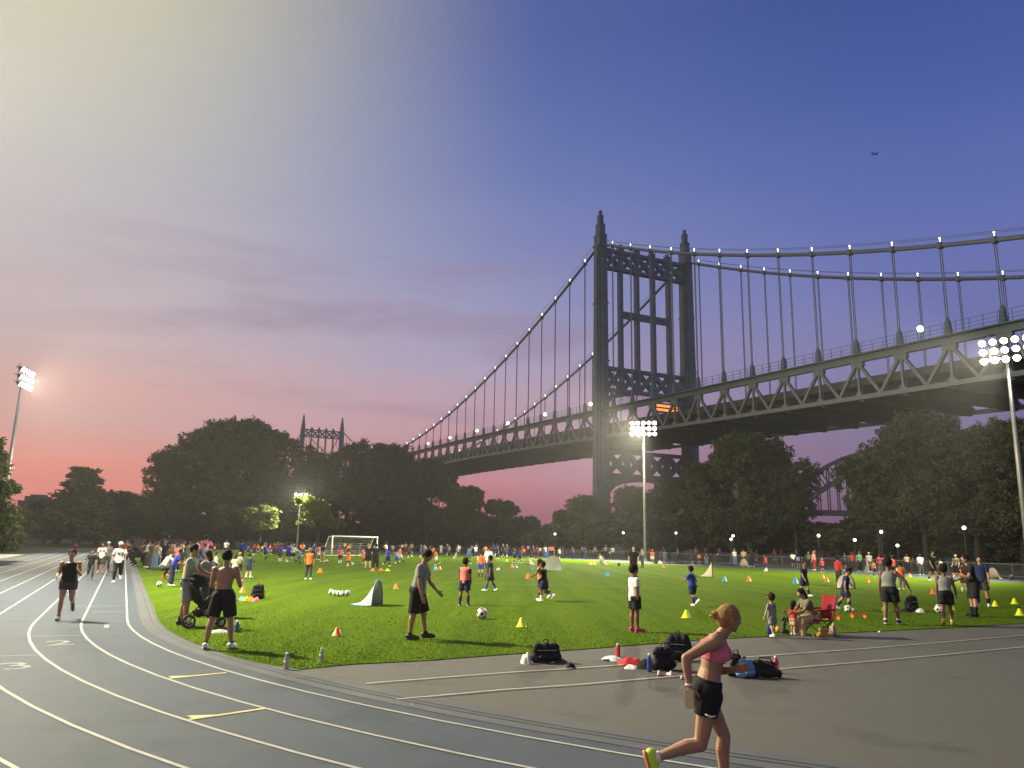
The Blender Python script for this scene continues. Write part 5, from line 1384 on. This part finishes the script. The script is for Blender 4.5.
for c in [
 (521.5, 627, 11, 9.5, 'yellow', 'yellow cone on the turf between the white ball and the black backpack'),
 (686.5, 618, 10.5, 8, 'yellow', 'yellow cone just left of the running woman\'s head'),
 (337, 636, 10.5, 9, 'orange', 'orange cone left of the man looking down, nearest to the apron'),
 (396, 589, 6, 5.5, 'orange', 'orange cone between the cream pop-up goal and the man looking down'),
 (242.7, 592.5, 7, 6.5, 'orange', 'orange cone just right of the shirtless man, left of the backpack'),
 (320, 572.5, 6, 4.5, 'orange', 'orange cone right of the child in orange bib and black leggings'),
 (372.5, 571, 5, 3, 'orange', 'leftmost of the flat orange cones by the two men in black'),
 (381, 570.5, 6, 2.5, 'orange', 'middle one of the flat orange cones by the two men in black'),
 (387.5, 571, 6, 2.5, 'yellow', 'flat yellow cone beside the flat orange cones by the two men in black'),
 (435, 570, 4.5, 5, 'blue', 'blue cone at the feet of the running child in orange, behind the man looking down'),
 (439.5, 569.5, 4.5, 3.5, 'orange', 'orange cone touching the blue cone right of the man looking down'),
 (512, 568, 4, 4, 'orange', 'orange cone left of a blue cone behind the curly haired child'),
 (515.5, 568, 4, 3.5, 'blue', 'blue cone right of an orange cone behind the curly haired child'),
 (533.5, 570, 4, 4.5, 'blue', 'blue cone just left of the curly haired child\'s head'),
 (506.5, 561.5, 3.5, 2.5, 'yellow', 'flat yellow cone far off, right of the man in white'),
 (607.3, 576.5, 5.5, 5, 'blue', 'blue cone alone left of the man all in black'),
 (590, 564.5, 4, 3.5, 'yellow', 'left one of two far yellow cones near the far edge of the turf'),
 (594, 564.5, 4, 3.5, 'yellow', 'right one of two far yellow cones near the far edge of the turf'),
 (663, 568, 4, 4, 'orange', 'far orange cone between the man in black and the cream pop-up goal'),
 (689.5, 577, 4, 3, 'yellow', 'tiny yellow cone left of the cream pop-up goal'),
 (724.5, 581.5, 6, 5.5, 'blue', 'blue cone right of the cream pop-up goal'),
 (749, 581.5, 5.5, 5.5, 'orange', 'orange cone between two blue cones, above the toddler'),
 (795.5, 583.5, 6.5, 6.5, 'blue', 'blue cone left of the child in navy walking to the camera'),
 (823, 578.5, 4.5, 4.5, 'orange', 'higher one of two orange cones left of the oval pop-up goal'),
 (827, 582, 5, 5, 'orange', 'lower one of two orange cones left of the oval pop-up goal'),
 (867.5, 582.5, 5, 5, 'orange', 'orange cone between the boy in navy and the boy with one arm out'),
 (885.5, 611, 8, 7, 'yellow', 'yellow cone at the knees of the boy with one arm out'),
 (952.3, 610, 6.5, 6.5, 'yellow', 'yellow cone behind the boy with yellow shoes'),
 (995.5, 606.5, 7.5, 6, 'yellow', 'leftmost of three yellow cones right of the coach in black'),
 (1014.7, 604, 7.5, 6, 'yellow', 'farthest of three yellow cones right of the coach in black'),
 (1020, 615.5, 9, 7, 'yellow', 'nearest of three yellow cones right of the coach in black'),
 (933, 594, 6, 5.5, 'orange', 'orange cone on the turf between the two boys in sleeveless tops'),
 (910, 577, 4, 3.5, 'orange', 'small far orange cone right of the boy with one arm out'),
]: cone(*c)
o = cone(528, 585, 5.5, 5.5, 'orange', 'orange cone held in the hand of the curly haired running child'); o.location.z = .32

# footballs
def ball_mesh():
    bm = bmesh.new(); bmesh.ops.create_icosphere(bm, subdivisions=4, radius=1)
    ph = (1 + 5 ** .5) / 2; dirs = [Vector(v).normalized() for a in (-1, 1) for b in (-ph, ph) for v in ((0, a, b), (a, b, 0), (b, 0, a))]
    for f in bm.faces:
        c = f.calc_center_median().normalized(); f.smooth = True
        f.material_index = 1 if max(c.dot(d) for d in dirs) > .955 else 0
    me = bpy.data.meshes.new('football'); bm.to_mesh(me); bm.free()
    me.materials.append(mat('ball_white', (.66, .65, .6), .4, var=.08, vscale=4)); me.materials.append(mat('ball_black', (.02, .02, .022), .4)); return me
BALL = ball_mesh()
def ball(px, py, dpx, label, group='footballs on the turf', dark=False):
    q = gp(px, py, .008); r = dpx * q.y / FPX / 2
    o = bpy.data.objects.new('football', BALL); COL.objects.link(o); o.location = (q.x, q.y, .008 + r); o.scale = (r, r, r); o.rotation_euler = (px, py, 1)
    if dark:
        o.material_slots[0].link = 'OBJECT'; o.material_slots[0].material = mat('ball_dark', (.05, .055, .09), .4)
    return tag(o, label, 'ball', group)
ball(482, 619, 10.5, 'white football lying alone on the turf right of the man looking down')
ball(848, 612.5, 7, 'white football at the feet of the boy in navy')
ball(939, 613, 8, 'white football on the turf left of the boy with yellow shoes')
ball(159, 587, 5.5, 'white football on the grass at the feet of the crouching person on the sideline')
ball(1011.5, 580, 5, 'dark football near the far edge of the turf at the right', dark=True)
ball(498, 571.5, 3.5, 'small pale football just right of the man in white on the field')
ball(326.5, 562.5, 3, 'small far football in front of the goal, left of the children in orange')
ball(286.5, 563, 2.8, 'small far football at the feet of children in royal blue left of the goal')
ball(253, 556, 2.4, 'tiny far football above the black backpack')
ball(619, 566, 3.2, 'small dark football left of the man all in black, far off', dark=True)
for i, (x, dy) in enumerate(((331, 595), (334.6, 596), (338.4, 596.4), (342.5, 596.6), (347, 596))):
    ball(x, dy, 5.6, ORD[i] + (' football' if i == 0 else ' football from the left') + ' in the row left of the cream goal')

# full-size goal
GW = mat('goal_white', (.72, .72, .68), .4, var=.05); NET = mat('goal_net', (.5, .5, .46), .8)
qa, qb = gp(331.5, 556.2), gp(376.5, 556.2); mid = (qa + qb) / 2; Wd = (qb - qa).length; hh = 2.55
t = thing('football_goal', 'white full-size football goal with a net at the far end of the field', 'goal', (mid.x, mid.y, .008), math.atan2(qb.y - qa.y, qb.x - qa.x))
for s in (-1, 1):
    m = MB(); m.tube((s * Wd / 2, 0, 0), (s * Wd / 2, 0, hh), .085, n=10); m.build('post', GW, t, True)
    m = MB(); m.path([(s * Wd / 2, 0, hh), (s * Wd / 2, .8, hh - .05), (s * Wd / 2, 2.0, .06), (s * Wd / 2, 0, .05)], .04, 6); m.build('side_frame', GW, t, True)
m = MB(); m.tube((-Wd / 2 - .085, 0, hh), (Wd / 2 + .085, 0, hh), .085, n=10); m.build('crossbar', GW, t, True)
m = MB(); m.tube((-Wd / 2, 2, .06), (Wd / 2, 2, .06), .04, n=6); m.build('ground_bar', GW, t, True)
m = MB(); k = -Wd / 2
while k <= Wd / 2 + .01: m.path([(k, .05, hh - .05), (k, .8, hh - .09), (k, 2, .08)], .008, 4); k += Wd / 28
for f in np.linspace(0, 1, 12):
    y, z = (.8 * f * 3, hh - .05 - .04 * f) if f < .3 else (.8 + 1.2 * (f - .3) / .7, (hh - .09) * (1 - (f - .3) / .7) + .08)
    m.tube((-Wd / 2, y, z), (Wd / 2, y, z), .008, n=4)
m.build('net', NET, t)

# pop-up goals
def popup(px, py, wpx, hpx, rz, label, col='cream', rim='blue', depth=None):
    q = gp(px, py, .008); s = q.y / FPX; h = hpx * s; w = h * 1.25; d = depth * s if depth else wpx * s
    t = thing('popup_goal', label, 'goal', q, R(rz), 'pop-up goals on the turf')
    n = 18; fr = [(w / 2 * math.cos(math.pi * i / n), 0, h * math.sin(math.pi * i / n) ** .8) for i in range(n + 1)]
    m = MB(); m.path(fr, .022, 8); m.build('hoop', CM(rim), t, True)
    bs = [(w / 2 * math.cos(math.pi * i / n), d * math.sin(math.pi * i / n), .02) for i in range(n + 1)]
    m = MB(); m.path(bs, .018, 8); m.build('ground_hoop', CM(rim), t, True)
    m = MB(); K = 8
    for i in range(n + 1):
        a, b = Vector(fr[i]), Vector(bs[i])
        for k in range(K + 1):
            f = k / K; p = a.lerp(b, f); p.z -= .28 * h * math.sin(math.pi * f) * (a.z / h if h else 0); p.z = max(p.z, .01)
            m.v.append(tuple(p))
    for i in range(n):
        for k in range(K): m.f.append((i * (K + 1) + k, i * (K + 1) + k + 1, (i + 1) * (K + 1) + k + 1, (i + 1) * (K + 1) + k))
    m.build('net', CM(col), t, True)
    return t
popup(377, 605.5, 25, 24, 80, 'cream pop-up goal with a pale blue edge left of the man looking down', 'cream', 'sky', 25)
popup(712, 577, 14, 14, 78, 'cream pop-up goal with a dark edge right of the central floodlight mast', 'cream', 'black', 14)
popup(846, 588.5, 10, 14, 175, 'oval pop-up goal with a black rim behind the boy in navy', 'cream', 'black', 6)
popup(744, 567, 7, 8, -60, 'small pale pop-up goal beside the adult in tan, far sideline', 'cream', 'grey', 6)
popup(993, 579, 10, 10.5, -70, 'pale pop-up goal near the right edge, behind the man in navy blue', 'cream', 'grey', 12)
popup(456, 559, 6, 6.5, 85, 'small cream pop-up goal far off above the child in the orange red bib', 'cream', 'grey', 6)
popup(528, 564.5, 7, 8, -75, 'small cream pop-up goal far off, left of the curly haired child', 'cream', 'grey', 8)
popup(553, 570.5, 12, 14, 160, 'larger pale green pop-up goal right of the curly haired child', 'sage', 'grey', 6)
popup(603, 564.5, 6, 7, -80, 'small white pop-up goal on the far turf edge near the yellow cones', 'white', 'grey', 5)
popup(496, 558.5, 5, 5, 60, 'tiny cream pop-up goal far off beside the man in white', 'cream', 'grey', 5)
popup(868, 575, 8, 13, 70, 'pale netted pop-up goal on the far sideline right of the boy in navy', 'grey', 'grey', 8)

# ------------------------------------------------------------------ bags and bottles
def bag(px, py, wpx, hpx, rz, label, col='black', kind='backpack', group=None, z=.008, lean=0, name=None):
    q = gp(px, py, z); s = q.y / FPX; w, h = wpx * s, hpx * s; d = min(w, h) * .62
    t = thing(name or kind, label, 'bag', q, R(rz), group); m = MB(); r = d * .42
    if kind == 'backpack':
        for x in (-.28, 0, .28): m.cap((x * w, 0, r), r * 1.1, (x * w * .8, 0, h - r), r * .9)
        m.cap((-w * .25, -d * .28, r * .8), r * .7, (w * .25, -d * .28, r * .8), r * .7)
    else:
        m.cap((-w / 2 + r, 0, r), r, (w / 2 - r, 0, r * .95), r); m.cap((-w / 4, 0, h - r * .9), r * .85, (w / 4, 0, h - r), r * .75); m.cap((-w * .3, .02, r), r, (0, 0, h - r), r * .8)
    me = remeshed(m, max(.014, w * .03), 3, .6)
    for v in me.vertices:
        n_ = mnoise.noise(Vector(v.co) * 9) * .018 + mnoise.noise(Vector(v.co) * 24 + Vector((px, 0, 0))) * .008; v.co = v.co + v.normal * n_
        v.co.z = max(v.co.z, 0)
    o = link('body', me, cloth('bag_' + col, CL[col], .7), t, True)
    m = MB()
    if kind == 'backpack':
        m.path([(-.07 * w, .02, h * .97), (-.05 * w, .03, h * 1.09), (.05 * w, .03, h * 1.09), (.07 * w, .02, h * .97)], .012, 6); m.build('handle', CM('charcoal'), t, True)
        for sx in (-1, 1):
            m = MB(); m.path([(sx * .2 * w, d * .45, h * .9), (sx * .26 * w, d * .85, h * .55), (sx * .3 * w, d * .6, h * .12)], [.02, .026, .014], 6); m.build('strap', CM('charcoal'), t, True)
        m = MB(); m.cap((-w * .2, -d * .62, h * .3), d * .16, (w * .2, -d * .62, h * .3), d * .16); me = remeshed(m, max(.012, w * .03), 2, .5); link('pocket', me, cloth('bag_' + col, CL[col]), t, True)
        m = MB(); m.beam((-w * .25, -d * .50, h * .62), (w * .25, -d * .50, h * .62), .012, .012); m.build('zip', mat('zip_grey', (.35, .35, .36), .4, .5), t)
    else:
        m.path([(-.25 * w, -d * .3, h * .75), (-.15 * w, -d * .2, h * 1.12), (.15 * w, -d * .2, h * 1.12), (.25 * w, -d * .3, h * .75)], .014, 6); m.build('handle', CM('charcoal'), t, True)
        m = MB(); m.path([(-w * .4, -.03, h * .62), (0, -.05, h * .9), (w * .4, -.03, h * .62)], .008, 5); m.build('zip', mat('zip_grey', (.35, .35, .36), .4, .5), t)
    return t
def pile(name, px, py, wpx, hpx, col, label, cat='clothes', seed=1, dpx=None, z=.008, group=None):
    """a crumpled garment or towel lying on the ground"""
    q = gp(px, py, z); s = q.y / FPX; w, h = wpx * s, hpx * s; d = (dpx or wpx * .8) * s
    n = 26; m = MB(); rg = random.Random(seed); o = Vector((seed * 7.3, 1.7 * seed, 0))
    for i in range(n + 1):
        a = 2 * math.pi * i / n
        rr = 1 + .28 * mnoise.noise(Vector((math.cos(a) * 1.3, math.sin(a) * 1.3, seed)))
        for k in range(9):
            f = k / 8; x, y = math.cos(a) * f * rr, math.sin(a) * f * rr
            zz = (1 - f ** 2.4) * max(.25, .62 + .34 * mnoise.noise(Vector((x * 1.4, y * 1.4, seed))) + .16 * mnoise.noise(Vector((x * 4.5, y * 4.5, seed + 3))))
            if f < .2: zz = .62 * zz + .38 * (.62 + .34 * mnoise.noise(Vector((0, 0, seed))))
            m.v.append((x * w / 2, y * d / 2, max(.004, h * zz) if f < 1 else 0))
    for i in range(n):
        for k in range(8): m.f.append((i * 9 + k, i * 9 + k + 1, (i + 1) * 9 + k + 1, (i + 1) * 9 + k))
    bm_ob = m.build(name, CM(col), None, True, q); bm_ob.rotation_euler = (0, 0, seed)
    return tag(bm_ob, label, cat, group)
def bottle(px, py, wpx, hpx, col, label, capc=(.7, .7, .68), clear=False, z=-.006, group='bottles on the ground'):
    q = gp(px, py, z); s = q.y / FPX; r, h = wpx * s / 2, hpx * s
    t = thing('bottle', label, 'bottle', q, 0, group)
    mt = mat('bottle_' + str(col), col, .3, spec=.5) if not clear else mat('bottle_clear', (.62, .64, .58), .15, trans=.45)
    m = MB(); m.lathe([(r * .9, 0), (r, .012), (r, h * .3), (r * .93, h * .36), (r * .93, h * .46), (r, h * .52), (r, h * .68), (r * .55, h * .84), (r * .5, h * .88)], 16); m.build('body', mt, t, True)
    m = MB(); m.lathe([(r * .58, h * .88), (r * .58, h * .97), (r * .3, h * .98), (r * .28, h)], 14); m.build('cap', mat('cap_' + str(capc), capc, .4), t, True)
    if clear: 
        m = MB(); m.lathe([(r * 1.01, h * .32), (r * 1.01, h * .55)], 16); m.build('label', mat('bottle_label', (.55, .52, .42), .6), t, True)
    return t
# first heap on the apron
bag(546, 662.5, 37, 19, 12, 'black and white backpack slumped on the apron near the turf edge', 'black', 'backpack', z=-.006)
pile('plastic_bag', 526, 663.5, 15, 14, 'white', 'crumpled white plastic bag leaning on the left of the black backpack', 'bag', 2, 9, -.006)
pile('pouch', 571, 668.5, 11, 7, 'black', 'small black pouch on the apron line right of the backpack', 'bag', 3, 8, -.006)
pile('cloth', 561, 662.5, 16, 5, 'charcoal', 'dark cloth spread flat between the backpack and the small pouch', 'clothes', 4, 12, -.006)
# second heap
pile('towel', 612, 659.5, 24, 5, 'white', 'white towel lying left of the red bottle', 'towel', 5, 20, -.006)
pile('sling_bag', 608, 660.5, 12, 2.5, 'black', 'thin black bag under the left end of the white towel', 'bag', 15, 10, -.006)
bottle(618, 657.5, 4.6, 13, (.6, .03, .05), 'red bottle standing by the white towel')
pile('shirt', 632, 664.0, 28, 9, 'red', 'red shirt crumpled on the apron in front of the red bottle', 'clothes', 6, 24, -.006)
pile('shirt', 632, 668.3, 15, 5, 'white', 'white shirt crumpled on the apron line left of the blue bottle', 'clothes', 7, 14, -.006)
pile('jacket', 645, 668, 24, 13, 'black', 'black jacket heaped left of the blue bottle', 'clothes', 8, 20, -.006)
bottle(649.5, 672, 4.8, 17, (.02, .07, .26), 'tall blue bottle in front of the black jacket')
bag(664, 670, 26, 22, 18, 'black duffel bag in the middle of the heap, right of the blue bottle', 'black', 'duffel_bag', z=-.006)
bag(678, 660.5, 27, 25, -14, 'round black backpack at the back of the heap, just left of the running woman', 'black', 'backpack', z=-.006)
def shoe_item(px, py, lpx, rz, label, c='white', sole='red'):
    q = gp(px, py, -.006); s = q.y / FPX; L_ = lpx * s
    t = thing('sneaker', label, 'shoe', q, R(rz), 'pairs of sneakers on the apron')
    m = MB(); m.cap((-L_ * .32, 0, L_ * .17), L_ * .15, (L_ * .2, 0, L_ * .13), L_ * .14); m.cap((L_ * .2, 0, L_ * .13), L_ * .14, (L_ * .4, 0, L_ * .11), L_ * .1); m.cap((-L_ * .3, 0, L_ * .17), L_ * .14, (-L_ * .26, 0, L_ * .36), L_ * .13)
    link('upper', remeshed(m, .012, 2, .5), CM(c), t, True)
    m = MB(); m.loft([((x * L_, 0, L_ * .05), (0, w_ * L_, 0), (0, 0, L_ * .05)) for x, w_ in ((-.48, .1), (-.4, .15), (0, .15), (.3, .16), (.46, .1))], 12); m.build('sole', CM(sole), t, True)
shoe_item(659.5, 675.5, 11, 70, 'white and red sneaker in front of the black duffel, left of its pair')
shoe_item(669.5, 676, 11, 110, 'white and red sneaker in front of the black duffel, right of its pair')
shoe_item(683.5, 679.5, 9, 40, 'single white and red sneaker lying right of the pair')
# third heap behind the runner
bag(735.5, 677, 14, 22, 10, 'black bag just right of the running woman, left of the pale blue bag', 'black', 'duffel_bag', z=-.006)
bag(746, 677.5, 22, 17, 25, 'pale blue and white bag in the heap right of the running woman', 'sky', 'backpack', z=-.006)
bag(765, 677.5, 32, 16, -8, 'long black bag lying left of the red bottle, right of the pale blue bag', 'black', 'duffel_bag', z=-.006)
pile('towel', 757, 674, 14, 13, 'sage', 'pale grey green cloth lying on the long black bag', 'clothes', 10, 9, -.006)
bottle(776.3, 673, 5.2, 15.5, (.55, .03, .05), 'red bottle standing behind the long black bag')
# on the turf
bag(257.5, 599, 12, 14, 20, 'black and blue backpack on the turf right of the shirtless man', 'black', 'backpack')
for i, (x, y, c, s_) in enumerate(((246, 600.5, 'lime', 11), (251, 600.8, 'orange', 12), (256, 601.3, 'coral', 13), (242.5, 600, 'sky', 14))):
    pile('bib', x, y, 9, 5.5, c, ['lime bib in the heap before the backpack', 'orange bib in the heap before the backpack', 'coral bib in the heap before the backpack', 'pale blue bib in the heap before the backpack'][i] + ' right of the shirtless man', 'clothes', s_, 7)
pile('towel', 234, 600, 7, 4, 'tan', 'tan cloth on the turf between the shirtless man and the heap of bibs', 'clothes', 19, 5)
pile('mat', 219, 632.5, 20, 4, 'white', 'white mat on the grass below the stroller', 'mat', 16, 12)
bottle(232.6, 632, 4.2, 9.5, (.55, .55, .5), 'pale bottle on the grass right of the shirtless man\'s knees', z=.008)
bottle(237, 631.5, 5, 10, (.04, .22, .2), 'teal bottle beside a pale one right of the shirtless man\'s knees', z=.008)
bottle(286, 670, 5.2, 16, None, 'clear bottle standing at the corner of the turf by the track', clear=True)
bottle(321.3, 662, 4.6, 13, None, 'clear bottle with pale label on the turf left of the man looking down', clear=True, z=.008)
bag(912.5, 611.5, 12, 15, 15, 'black backpack on the turf between the boy with one arm out and the ball', 'black', 'backpack')
pile('towel', 919.5, 612, 15, 5, 'white', 'white towel beside the black backpack on the turf', 'towel', 17, 9)
pile('bag', 905, 612, 12, 4, 'black', 'flat black bag left of the black backpack on the turf', 'bag', 18, 8)
pile('litter', 879.5, 632, 5, 1.5, 'white', 'scrap of white litter at the turf edge below the boy with one arm out', 'litter', 20, 3)
pile('litter', 417.7, 666.5, 2.2, 1.2, 'white', 'tiny white scrap on the apron below the man looking down', 'litter', 21, 2, -.006)
pile('litter', 412, 705, 3.2, 1.5, 'white', 'white scrap on the apron at the end of the nearer line', 'litter', 22, 3, -.006)
for i in range(8):
    x = 656 + i * 4.3; pile('bag', x, 563.6 + i * .1, 5.5, 3.2, ['black', 'white', 'charcoal', 'black', 'charcoal', 'black', 'black', 'charcoal'][i], ORD[i] + (' bag' if i == 0 else ' bag from left') + ' in the far sideline row', 'bag', 30 + i, 5, group='bags along the far sideline')
# orange boards
for x, y, L_, lab in ((833, 619.5, 13, 'left one of two orange boards lying on the turf behind the red chair'), (859, 617.8, 14, 'right one of two orange boards lying on the turf, clear of the red chair')):
    q = gp(x, y, .008); s = q.y / FPX; t = thing('hurdle', lab, 'hurdle', q, R(-4), 'orange hurdles on the turf')
    m = MB(); m.box((0, 0, .12), (L_ * s, .03, .06)); m.build('bar', CONE['orange'], t)
    for sx in (-.42, .42): m = MB(); m.box((sx * L_ * s, 0, .045), (.03, .22, .09)); m.build('foot', CONE['orange'], t)
# red folding chair
q = gp(818, 636); t = thing('folding_chair', 'dark red folding camp chair with its back to the right at the turf edge', 'chair', (q.x, q.y, .008), R(100))
RED = cloth('chair_red', (.20, .012, .018)); w2 = .30
m = MB()                                                    # faces +Y, back leans away
n = 8
for i in range(n + 1):
    x = -w2 + 2 * w2 * i / n; sag = .05 * (1 - (x / w2) ** 2)
    for zz, yy in ((.40, -.24), (.62, -.30), (.85, -.36), (1.0, -.40)): m.v.append((x, yy - sag, zz - (.05 * (1 - (x / w2) ** 2) if zz == 1.0 else 0)))
for i in range(n):
    for k in range(3): m.f.append((i * 4 + k, i * 4 + k + 1, (i + 1) * 4 + k + 1, (i + 1) * 4 + k))
m2 = m.build('backrest', RED, t, True); md = m2.modifiers.new('s', 'SOLIDIFY'); md.thickness = .012
m = MB()
for i in range(n + 1):
    x = -w2 + 2 * w2 * i / n; sag = .05 * (1 - (x / w2) ** 2)
    for yy in (-.24, 0, .24): m.v.append((x, yy, .40 - sag + (.02 if yy > .1 else 0)))
for i in range(n):
    for k in range(2): m.f.append((i * 3 + k, i * 3 + k + 1, (i + 1) * 3 + k + 1, (i + 1) * 3 + k))
m2 = m.build('seat', RED, t, True); md = m2.modifiers.new('s', 'SOLIDIFY'); md.thickness = .012
for sx in (-1, 1):
    for (a, b) in (((sx * w2, .26, 0), (sx * w2, -.26, .42)), ((sx * w2, -.28, 0), (sx * w2, .26, .42)), ((-sx * w2, .27, 0), (sx * w2, .27, .42)), ((-sx * w2, -.29, 0), (sx * w2, -.27, .42))):
        m = MB(); m.tube(a, b, .011, n=6); m.build('leg', DARKM, t)
    m = MB(); m.path([(sx * w2, -.26, .40), (sx * w2, -.41, 1.02)], .011, 6); m.build('back_pole', DARKM, t)
    m = MB(); m.path([(sx * w2, -.30, .64), (sx * (w2 + .02), 0, .62), (sx * w2, .24, .63)], [.018, .028, .02], 8); m.build('armrest', RED, t, True)
    m = MB(); m.tube((sx * w2, .25, .40), (sx * w2, .25, .62), .011, n=6); m.build('arm_post', DARKM, t)
bag(824, 637.5, 14, 9, 8, 'orange brown bag on the ground at the foot of the red chair', 'mustard', 'tote_bag', name='tote_bag')
bag(785.5, 634, 9, 16, 20, 'dark bag on the grass between the toddler and the small child in red', 'charcoal', 'tote_bag', name='tote_bag')
pile('trouser_cloth', 833, 634, 9, 15, 'tan', 'tan cloth heaped behind the red folding chair', 'clothes', 23, 7)
b_ = ball(778, 633, 6, 'small yellow ball beside the toddler\'s foot', 'toys by the toddler'); b_.material_slots[0].link = 'OBJECT'; b_.material_slots[0].material = cmat('toy_yellow', (.6, .38, .03)); b_.material_slots[1].link = 'OBJECT'; b_.material_slots[1].material = cmat('toy_yellow', (.6, .38, .03))
q = gp(770, 636.5, .008); t = thing('toy_bucket', 'small blue toy bucket at the toddler\'s feet', 'toy', q); s = q.y / FPX
m = MB(); m.lathe([(2.2 * s, 0), (2.9 * s, 8 * s), (3.2 * s, 8.3 * s), (2.8 * s, 8.2 * s), (2.1 * s, .5 * s)], 16); m.build('body', cmat('toy_blue', (.02, .10, .42)), t, True)
m = MB(); m.path([(2.9 * s * math.cos(a), 0, 8.2 * s + 2.6 * s * math.sin(a)) for a in np.linspace(0, math.pi, 10)], .008, 6); m.build('handle', cmat('toy_blue', (.02, .10, .42)), t, True)

# stroller
q = gp(202, 627); t = thing('stroller', 'black baby stroller with folded canopy between the man in sage green and the shirtless man', 'stroller', (q.x, q.y, .008), R(-60)); t.scale = (1.05,) * 3
BLK = CM('black'); RUB = mat('tyre_rubber', (.02, .02, .02), .8)
for sx, y, r in ((-.27, .36, .11), (.27, .36, .11), (-.31, -.34, .15), (.31, -.34, .15)):
    wl = bpy.data.objects.new('wheel', None); COL.objects.link(wl); wl.parent = t; wl.location = (sx, y, r)
    m = MB(); m.torus((0, 0, 0), r - .025, .026, 'x', 22, 8); m.build('tyre', RUB, wl, True)
    m = MB(); m.tube((-.02, 0, 0), (.02, 0, 0), .035, n=10)
    for k in range(6): m.beam((0, 0, 0), (0, (r - .03) * math.cos(k * 1.047), (r - .03) * math.sin(k * 1.047)), .014, .014)
    m.build('rim', mat('rim_grey', (.3, .3, .31), .4, .6), wl)
for sx in (-1, 1):
    m = MB(); m.path([(sx * .29, -.34, .15), (sx * .26, .05, .55), (sx * .25, .2, .70)], .016, 8); m.path([(sx * .27, .36, .11), (sx * .26, .05, .55), (sx * .25, -.45, 1.02)], .016, 8); m.build('side_frame', DARKM, t, True)
m = MB(); m.path([(-.25, -.45, 1.02), (-.23, -.52, 1.06), (.23, -.52, 1.06), (.25, -.45, 1.02)], .02, 8); m.build('handlebar', DARKM, t, True)
m = MB(); m.tube((-.3, -.34, .15), (.3, -.34, .15), .014, n=8); m.tube((-.27, .36, .11), (.27, .36, .11), .014, n=8); m.build('axle', DARKM, t)
m = MB(); m.cap((-.13, .22, .50), .10, (.13, .22, .50), .10); m.cap((-.14, -.02, .48), .11, (.14, -.02, .48), .11); m.cap((-.13, -.14, .62), .10, (-.13, -.28, .92), .09); m.cap((.13, -.14, .62), .10, (.13, -.28, .92), .09); m.cap((0, -.14, .6), .11, (0, -.28, .94), .09); m.cap((-.12, .34, .42), .07, (.12, .34, .42), .07)
link('seat', remeshed(m, .02, 4, .6), BLK, t, True)
m = MB()
for i in range(9):
    a = R(20 + i * 14)
    for j in range(11):
        b = math.pi * j / 10; m.v.append((.27 * math.cos(b), -.20 + .30 * math.cos(a) * math.sin(b) ** .7, .86 + .30 * math.sin(a) * math.sin(b) ** .7))
for i in range(8):
    for j in range(10): m.f.append((i * 11 + j, i * 11 + j + 1, (i + 1) * 11 + j + 1, (i + 1) * 11 + j))
cn = m.build('canopy', BLK, t, True); md = cn.modifiers.new('s', 'SOLIDIFY'); md.thickness = .014
m = MB(); m.cap((-.16, -.12, .30), .09, (.16, -.12, .30), .09); m.cap((-.16, .12, .27), .08, (.16, .12, .27), .08); link('basket', remeshed(m, .02, 3, .6), BLK, t, True)
pile('blanket', 208, 600.5, 16, 7, 'cream', 'cream cloth held up beside the shirtless man over the stroller', 'clothes', 25, 9).location.z = .98
# red awning far off
q = gp(551, 560.5); s = q.y / FPX; t = thing('sun_shelter', 'small red canopy far off, right of the white pop-up goals', 'canopy', (q.x, q.y, 0)); w_ = 6.6 * s
m = MB(); m.tbox((0, 0, 9.5 * s), (w_, w_ * .8), (0, 0, 13 * s), (w_ * .8, w_ * .6)); m.build('canopy', CM('coral'), t)
for sx in (-.46, .46):
    for sy in (-.36, .36): m = MB(); m.tube((sx * w_, sy * w_, 0), (sx * w_, sy * w_, 9.6 * s), .03, n=6); m.build('pole', STEEL, t)
